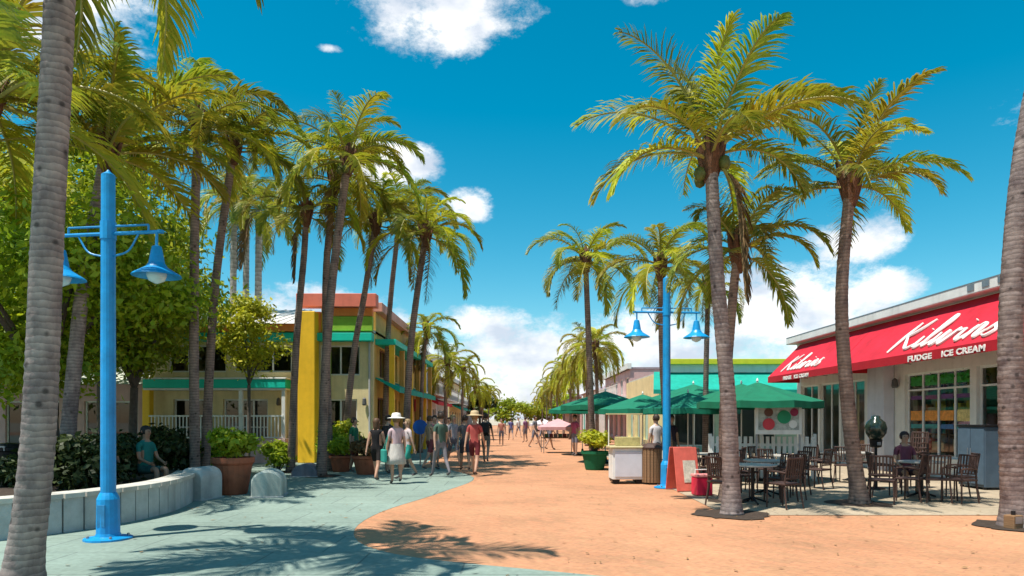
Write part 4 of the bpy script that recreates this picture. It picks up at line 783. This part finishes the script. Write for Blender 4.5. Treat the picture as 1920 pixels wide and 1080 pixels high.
# ---------------------------------------------------------------- people
def person(label, loc, rz, top, bottom, skin=(.45, .26, .17), hair=(.05, .03, .02), h=1.7, pose='stand', hat=None, bag=None, sleeves=True, long_legs=False, seed=0, dress=False, longhair=False, group=None):
    rnd = random.Random(seed); root = thing('person', label, 'person', loc, rz, group); root.scale = (h / 1.75,) * 3
    sit = pose == 'sit'; st_ = {'walk': .26, 'stand': .03}.get(pose, 0); zs = -.42 if sit else 0
    V = {}; E = []; order = []
    def j(n, co, r, par=None):
        V[n] = (Vector(co), r); order.append(n)
        if par: E.append((par, n))
    pz = .95 + zs
    j('pelvis', (0, 0, pz), .135); j('waist', (0, 0, pz + .16), .125, 'pelvis'); j('chest', (0, .0, pz + .36), .15, 'waist'); j('collar', (0, .01, pz + .50), .10, 'chest'); j('neck', (0, .0, pz + .58), .055, 'collar')
    j('head1', (0, -.015, pz + .66), .075, 'neck'); j('head2', (0, -.02, pz + .74), .092, 'head1'); j('head3', (0, -.005, pz + .80), .07, 'head2')
    for s, S_ in ((-1, 'L'), (1, 'R')):
        w = st_ * s
        j('hip' + S_, (s * .095, 0, pz - .06), .098, 'pelvis')
        if sit: kn = (s * .12, -.42, pz - .02); an = (s * .12, -.46, pz - .45)
        else: kn = (s * .1, -w * .55 - .02, .50); an = (s * .1, -w * 1.1 + (.06 if w < 0 else 0), .09 + (.05 if w < 0 else 0))
        mid = Vector(V['hip' + S_][0]).lerp(Vector(kn), .5)
        j('thigh' + S_, mid, .082, 'hip' + S_); j('knee' + S_, kn, .058, 'thigh' + S_); j('calf' + S_, Vector(kn).lerp(Vector(an), .35), .055, 'knee' + S_); j('ankle' + S_, an, .036, 'calf' + S_)
        j('foot' + S_, (an[0], an[1] - .09, an[2] - .05), .036, 'ankle' + S_); j('toe' + S_, (an[0] + s * .01, an[1] - .17, an[2] - .06), .028, 'foot' + S_)
        sh = Vector((s * .17, .01, pz + .46)); j('shoulder' + S_, sh, .062, 'collar')
        sw_a = -w * .9
        if sit: el_ = sh + Vector((s * .05, -.08, -.27)); wr = el_ + Vector((-s * .04, -.2, -.08))
        elif bag == 'hold' and s > 0: el_ = sh + Vector((.05, -.03, -.29)); wr = el_ + Vector((-.06, -.2, .06))
        else: el_ = sh + Vector((s * .06, -sw_a * .25, -.29)); wr = el_ + Vector((s * .02, -sw_a * .5 - .05, -.24))
        j('uparm' + S_, sh.lerp(el_, .5), .046, 'shoulder' + S_); j('elbow' + S_, el_, .038, 'uparm' + S_); j('wrist' + S_, wr, .026, 'elbow' + S_)
        dv = (wr - el_).normalized(); j('palm' + S_, wr + dv * .07, .032, 'wrist' + S_)
    me = bpy.data.meshes.new('b'); idx = {n: i for i, n in enumerate(order)}
    me.from_pydata([V[n][0] for n in order], [(idx[a], idx[b]) for a, b in E], []); o = bpy.data.objects.new('b', me); COL.objects.link(o)
    sk = o.modifiers.new('s', 'SKIN'); sk.use_smooth_shade = True
    for n in order: r = V[n][1]; me.skin_vertices[0].data[idx[n]].radius = (r * (1.22 if n in ('chest', 'pelvis', 'waist', 'collar') else 1), r * (.85 if n in ('chest', 'waist') else 1))
    me.skin_vertices[0].data[0].use_root = True
    o.modifiers.new('u', 'SUBSURF').levels = 1
    dg = bpy.context.evaluated_depsgraph_get(); me2 = bpy.data.meshes.new_from_object(o.evaluated_get(dg)); bpy.data.objects.remove(o)
    kk = f'{label[:20]}{seed}'
    sm = mat('skin_%d' % round(skin[0] * 100), skin, .5, .05, 5); tm = mat('cloth%s' % (top,), top, .85, .16, 9, bump=.9, bscale=9, stretch=(1, 1, .4)); bm_ = mat('cloth%s' % (bottom,), bottom, .85, .16, 9, bump=.9, bscale=9, stretch=(1, 1, .4)); sho = mat('shoe', (.12, .1, .1), .6)
    me2.materials.clear()
    for m in (sm, tm, bm_, sho): me2.materials.append(m)
    bones = [(V[a][0], V[b][0], b) for a, b in E]
    def region(p):
        bd, bn, bt = 9, '', 0
        for a, b, n in bones:
            ab = b - a; t = max(0, min(1, (p - a).dot(ab) / max(ab.length_squared, 1e-9))); d = (p - a - ab * t).length
            if d < bd: bd, bn, bt = d, n, t
        if bn[:-1] in ('foot', 'toe'): return 3
        if bn[:4] == 'head' or bn == 'neck': return 0
        if bn[:-1] in ('shoulder',) or bn[:-1] == 'uparm': return 1 if sleeves or bn[:-1] == 'shoulder' else 0
        if bn[:-1] in ('elbow', 'wrist', 'palm'): return 0
        if bn in ('waist',): return 1 if bt > .35 else 2
        if bn in ('chest', 'collar'): return 1
        if bn[:-1] in ('hip', 'thigh'): return 2
        if bn[:-1] == 'knee': return 2 if (long_legs or bt < .5) else 0
        return 2 if long_legs else 0
    for f in me2.polygons: f.material_index = region(f.center); f.use_smooth = True
    # five fingers rooted in each palm, nose and ears: same body mesh
    ex = MB()
    for s, S_ in ((-1, 'L'), (1, 'R')):
        p = V['palm' + S_][0]; dv = (p - V['wrist' + S_][0]).normalized(); side = Vector((0, 1, 0)); side = (side - dv * side.dot(dv)).normalized(); cu = Vector((-s, 0, 0))
        for q, (off, ln) in enumerate(((-.026, .066), (-.009, .078), (.009, .072), (.025, .056))):
            a = p + side * off; ex.tube([a, a + dv * ln * .6, a + dv * ln + cu * .015], [.009, .008, .005], 5)
        ex.tube([p - dv * .02 - side * .02, p - side * .05 + dv * .01 + cu * .01, p - side * .055 + dv * .035 + cu * .02], [.011, .009, .006], 5)
    hz = pz + .74; ex.tube([(0, -.10, hz + .02), (0, -.128, hz - .015), (0, -.105, hz - .02)], [.008, .014, .008], 5)
    for s in (-1, 1): ex.tube([(s * .088, .0, hz - .02), (s * .1, .008, hz + .01), (s * .09, .0, hz + .03)], [.008, .012, .007], 5)
    bmx = bmesh.new(); bmx.from_mesh(me2); t_ = ex.mesh('t', sm); bmx.from_mesh(t_); bmx.to_mesh(me2); bmx.free(); me2.name = 'body'
    link_obj('body', me2, root)
    ey = MB()
    for s in (-1, 1): ey.lathe([(.002, -.008), (.009, 0), (.002, .008)], (s * .033, -.103, hz + .012), 6)
    ey.build('eyes', blackm, root); MB().box((0, -.1, hz - .05), (.045, .02, .008), bev=.002).build('mouth', mat('lip', (.35, .1, .08), .5), root)
    hm = mat('hair_%d%d' % (hair[0] * 99, hair[1] * 99), hair, .6, .2, 30); hb = MB(); c = Vector((0, .012, hz + .018))
    n = 12
    prof = [(.012, .112), (.06, .1), (.095, .06), (.11, .0), (.1, -.05)] + ([(.1, -.12), (.085, -.24), (.04, -.30)] if longhair else [(.07, -.08)])
    vs = []
    for r, zz in prof:
        for k in range(n):
            a = 2 * math.pi * k / n; fr_ = -math.sin(a); yy = math.sin(a) * r; 
            if fr_ > .3 and zz < .055: yy = -.05 - .02 * (fr_)
            vs.append(c + Vector((math.cos(a) * r * .93, yy, zz)))
    hb.add(vs, [(i * n + k, i * n + (k + 1) % n, (i + 1) * n + (k + 1) % n, (i + 1) * n + k) for i in range(len(prof) - 1) for k in range(n)] + [tuple(range(n))]).build('hair', hm, root, smooth=True)
    if hat: MB().lathe([(.24, 0), (.245, .01), (.13, .03), (.12, .1), (.1, .14), (.02, .155)], (0, .0, hz + .05), 18).build('hat', mat('hat%s' % (hat,), hat, .8, .05), root)
    if dress: MB().lathe([(.17, pz + .12), (.2, pz - .05), (.24, pz - .25), (.27, pz - .42), (.25, pz - .42), (.16, pz + .1)], (0, 0, 0), 16, cap=False).build('skirt', tm if dress == 1 else bm_, root, smooth=True)
    if bag == 'pack': MB().box((0, .2, pz + .32), (.3, .16, .42), bev=.05).build('backpack', blackm, root)
    if bag == 'tote':
        MB().box((.33, -.02, pz - .2), (.1, .34, .34), bev=.03).build('tote_bag', mat('tote_teal', (.04, .34, .28), .8, .1), root); MB().tube([(.33, -.12, pz - .05), (.27, -.02, pz + .2), (.19, 0, pz + .5), (.33, .1, pz - .05)], .01, 5).build('strap', mat('tote_teal', (0, 0, 0)), root)
    return root
PG = 'people on the plaza'
def gp(u, Y): return (at(u, 0, Y).x, Y, .008)
person('person seated on the wall in teal top with black hair, beside the forked tree', (at(281, 0, 14.0).x, 13.85, .14), R(70), (.01, .17, .15), (.02, .10, .10), (.3, .17, .11), (.01, .01, .01), 1.72, 'sit', seed=1, group=PG)
person('person seated in dark teal clothes half hidden by the blue lamp post', (at(222, 0, 13.4).x - .1, 13.1, .14), R(50), (.01, .12, .11), (.02, .06, .06), (.35, .2, .13), (.03, .02, .02), 1.7, 'sit', seed=2, group=PG)
person('person in black sleeveless top and black shorts walking away with bare legs', gp(706, 17.9), R(170), (.012, .01, .012), (.02, .015, .015), (.5, .28, .19), (.12, .06, .03), 1.6, 'walk', sleeves=False, seed=3, longhair=True, group=PG)
person('person in dark green shirt standing by the low terracotta pot', gp(664, 20.6), R(70), (.02, .16, .08), (.18, .05, .04), (.42, .24, .16), (.05, .03, .02), 1.62, 'stand', seed=4, group=PG)
person('person in pale pink top and wide white hat with teal bag', gp(743, 17.2), R(205), (.62, .44, .47), (.55, .50, .46), (.5, .3, .2), (.2, .12, .06), 1.66, 'stand', hat=(.8, .78, .72), bag='tote', seed=5, dress=2, group=PG)
person('person in cream shirt and teal shorts beside the wide white hat', gp(764, 18.9), R(-60), (.6, .5, .5), (.03, .32, .26), (.45, .28, .2), (.3, .2, .1), 1.58, 'walk', seed=6, group=PG)
person('person in tan shirt and maroon shorts behind the hatted one', gp(806, 21.8), R(130), (.42, .28, .18), (.2, .05, .06), (.45, .28, .2), (.1, .05, .02), 1.68, 'walk', seed=7, group=PG)
person('person in dark green shirt with long grey trousers in the middle of the group', gp(826, 19.2), R(215), (.06, .12, .09), (.22, .2, .22), (.45, .28, .2), (.05, .03, .02), 1.76, 'walk', long_legs=True, seed=8, group=PG)
person('person in grey shirt beyond the green shirted walker with long trousers', gp(850, 22.8), R(35), (.32, .32, .36), (.14, .14, .17), (.5, .3, .2), (.4, .3, .15), 1.72, 'walk', seed=9, group=PG)
person('person in red top and maroon shorts walking out on the open street', gp(890, 19.6), R(170), (.45, .08, .07), (.14, .015, .02), (.5, .27, .18), (.3, .18, .08), 1.74, 'walk', seed=10, hat=(.55, .42, .25), group=PG)
person('person in black shirt with backpack just past the red top', gp(911, 25.5), R(175), (.015, .02, .02), (.2, .18, .15), (.45, .28, .2), (.05, .03, .02), 1.78, 'walk', bag='pack', seed=11, group=PG)
FGc = [(940, 42, (.5, .2, .15)), (958, 52, (.12, .12, .3)), (972, 60, (.7, .7, .7)), (985, 47, (.25, .1, .2)), (1003, 38, (.15, .15, .17)), (1016, 44, (.6, .5, .5)), (947, 70, (.1, .3, .3)), (990, 80, (.5, .45, .2)), (1030, 36, (.1, .1, .12)), (1078, 30, (.5, .1, .2)), (870, 33, (.5, .5, .52)), (842, 29, (.7, .6, .6))]
FL = ['rusty red', 'navy blue', 'white', 'plum', 'charcoal', 'pale rose', 'teal', 'mustard', 'black', 'crimson', 'light grey', 'blush white']
for i, (u, Y, c) in enumerate(FGc):
    person(f'small distant person in {FL[i]} shirt far down the street', gp(u, Y), R(180 * (i % 2) + 15 * i), c, (.2, .2, .25), h=1.6 + .04 * (i % 5), pose='walk' if i % 3 else 'stand', seed=20 + i, group='people far down the street')
person('person in white shirt at the shop side of the vendor cart', (3.9, 19.2, .012), R(200), (.65, .6, .6), (.1, .1, .12), seed=41, group=PG)
person('person in dark shirt standing under the umbrella behind the sandwich board', (4.6, 20.4, .012), R(20), (.04, .03, .06), (.1, .1, .1), seed=42, group=PG)
person('person seated at the table nearest the shop pillar in maroon clothes', (8.4 + math.cos(1.35) * .74 - .1, 14.2 + math.sin(1.35) * .74, .02), R(-10), (.18, .05, .08), (.1, .05, .06), (.4, .24, .16), (.03, .02, .02), 1.7, 'sit', seed=43, group=PG)

# ---------------------------------------------------------------- weathering, services, litter
lamps_w = mat('wall_lamp_metal', (.1, .1, .1), .5, .1, 5)
bar('downpipe', (5.72, -.06, 2.3), (.07, .07, 4.5), greyw, B); bar('downpipe', (8.18, -.06, 2.3), (.07, .07, 4.5), greyw, B)
for x_ in (4.75, 8.0): MB().lathe([(.02, 2.45), (.07, 2.4), (.09, 2.2), (.06, 2.15)], (x_, -.12, 0), 10).build('wall_lamp', lamps_w, B)
for x_ in (7.7, 12.8, 16.72): MB().lathe([(.02, 2.9), (.08, 2.85), (.1, 2.65), (.07, 2.6)], (x_, -.13, 0), 10).build('wall_lamp', lamps_w, K)
for x_ in (3.0, 9.5, 15.0): MB().box((x_, 1.6, 5.05), (.9, .7, .55), bev=.03).build('roof_unit', steel, K)
bar('roof_seam', (KW / 2, -.372, 5.06), (KW + .4, .012, .03), steel, K, 0)
rng = np.random.default_rng(5); n = 900; px = np.concatenate([rng.uniform(-9, 3, n // 2), rng.uniform(3.6, 11, n - n // 2)]); py = rng.uniform(6.8, 24, n); keep = (px > -6.1) ; px, py = px[keep], py[keep]; n = len(px)
c_ = np.stack([px, py, np.full(n, .022)], 1); a_ = rng.uniform(0, 6.28, n); sz = rng.uniform(.015, .05, n)[:, None]
A_ = np.stack([np.cos(a_), np.sin(a_), rng.uniform(-.1, .1, n)], 1); B_ = np.stack([-np.sin(a_), np.cos(a_), rng.uniform(.0, .25, n)], 1)
tag(link_obj('fallen_leaves', leaf_mesh('fallen_leaves', np.stack([c_ - A_ * sz, c_ + B_ * sz * .4, c_ + A_ * sz, c_ - B_ * sz * .4], 1).reshape(-1, 3), mat('dry_leaf', (.30, .17, .07), .8, .2, 4, col2=(.12, .08, .03), island=True))), 'dry leaves scattered over the pavement', 'leaf litter', None, 'stuff')

for u, Y, r in ((1372, 11.7, .62), (1612, 13.2, .6), (1905, 10.4, .6), (1362, 13.6, .4), (366, 17, .5), (384, 18.5, .5), (602, 19.5, .55), (545, 21, .5)):
    rr = random.Random(int(u)); c0 = at(u, 0, Y).x; pts_ = [(c0 + math.cos(a * .2618) * r * rr.uniform(.82, 1.15), Y + math.sin(a * .2618) * r * rr.uniform(.82, 1.15)) for a in range(24)]
    sheet('palm_base_patch', pts_, .018, soil)  # dark irregular patch laid around each palm base
person('person in black shirt half hidden behind the hatted woman in pink', gp(728, 20.3), R(150), (.02, .02, .025), (.16, .05, .05), seed=51, group=PG)
person('person in dark grey shirt at the back of the walking group', gp(872, 21.4), R(190), (.1, .1, .11), (.05, .05, .07), (.4, .24, .16), seed=52, group=PG, pose='walk')
person('person in plum shirt between the tan and green shirted walkers', gp(815, 23.2), R(20), (.2, .05, .12), (.06, .06, .08), seed=53, group=PG)
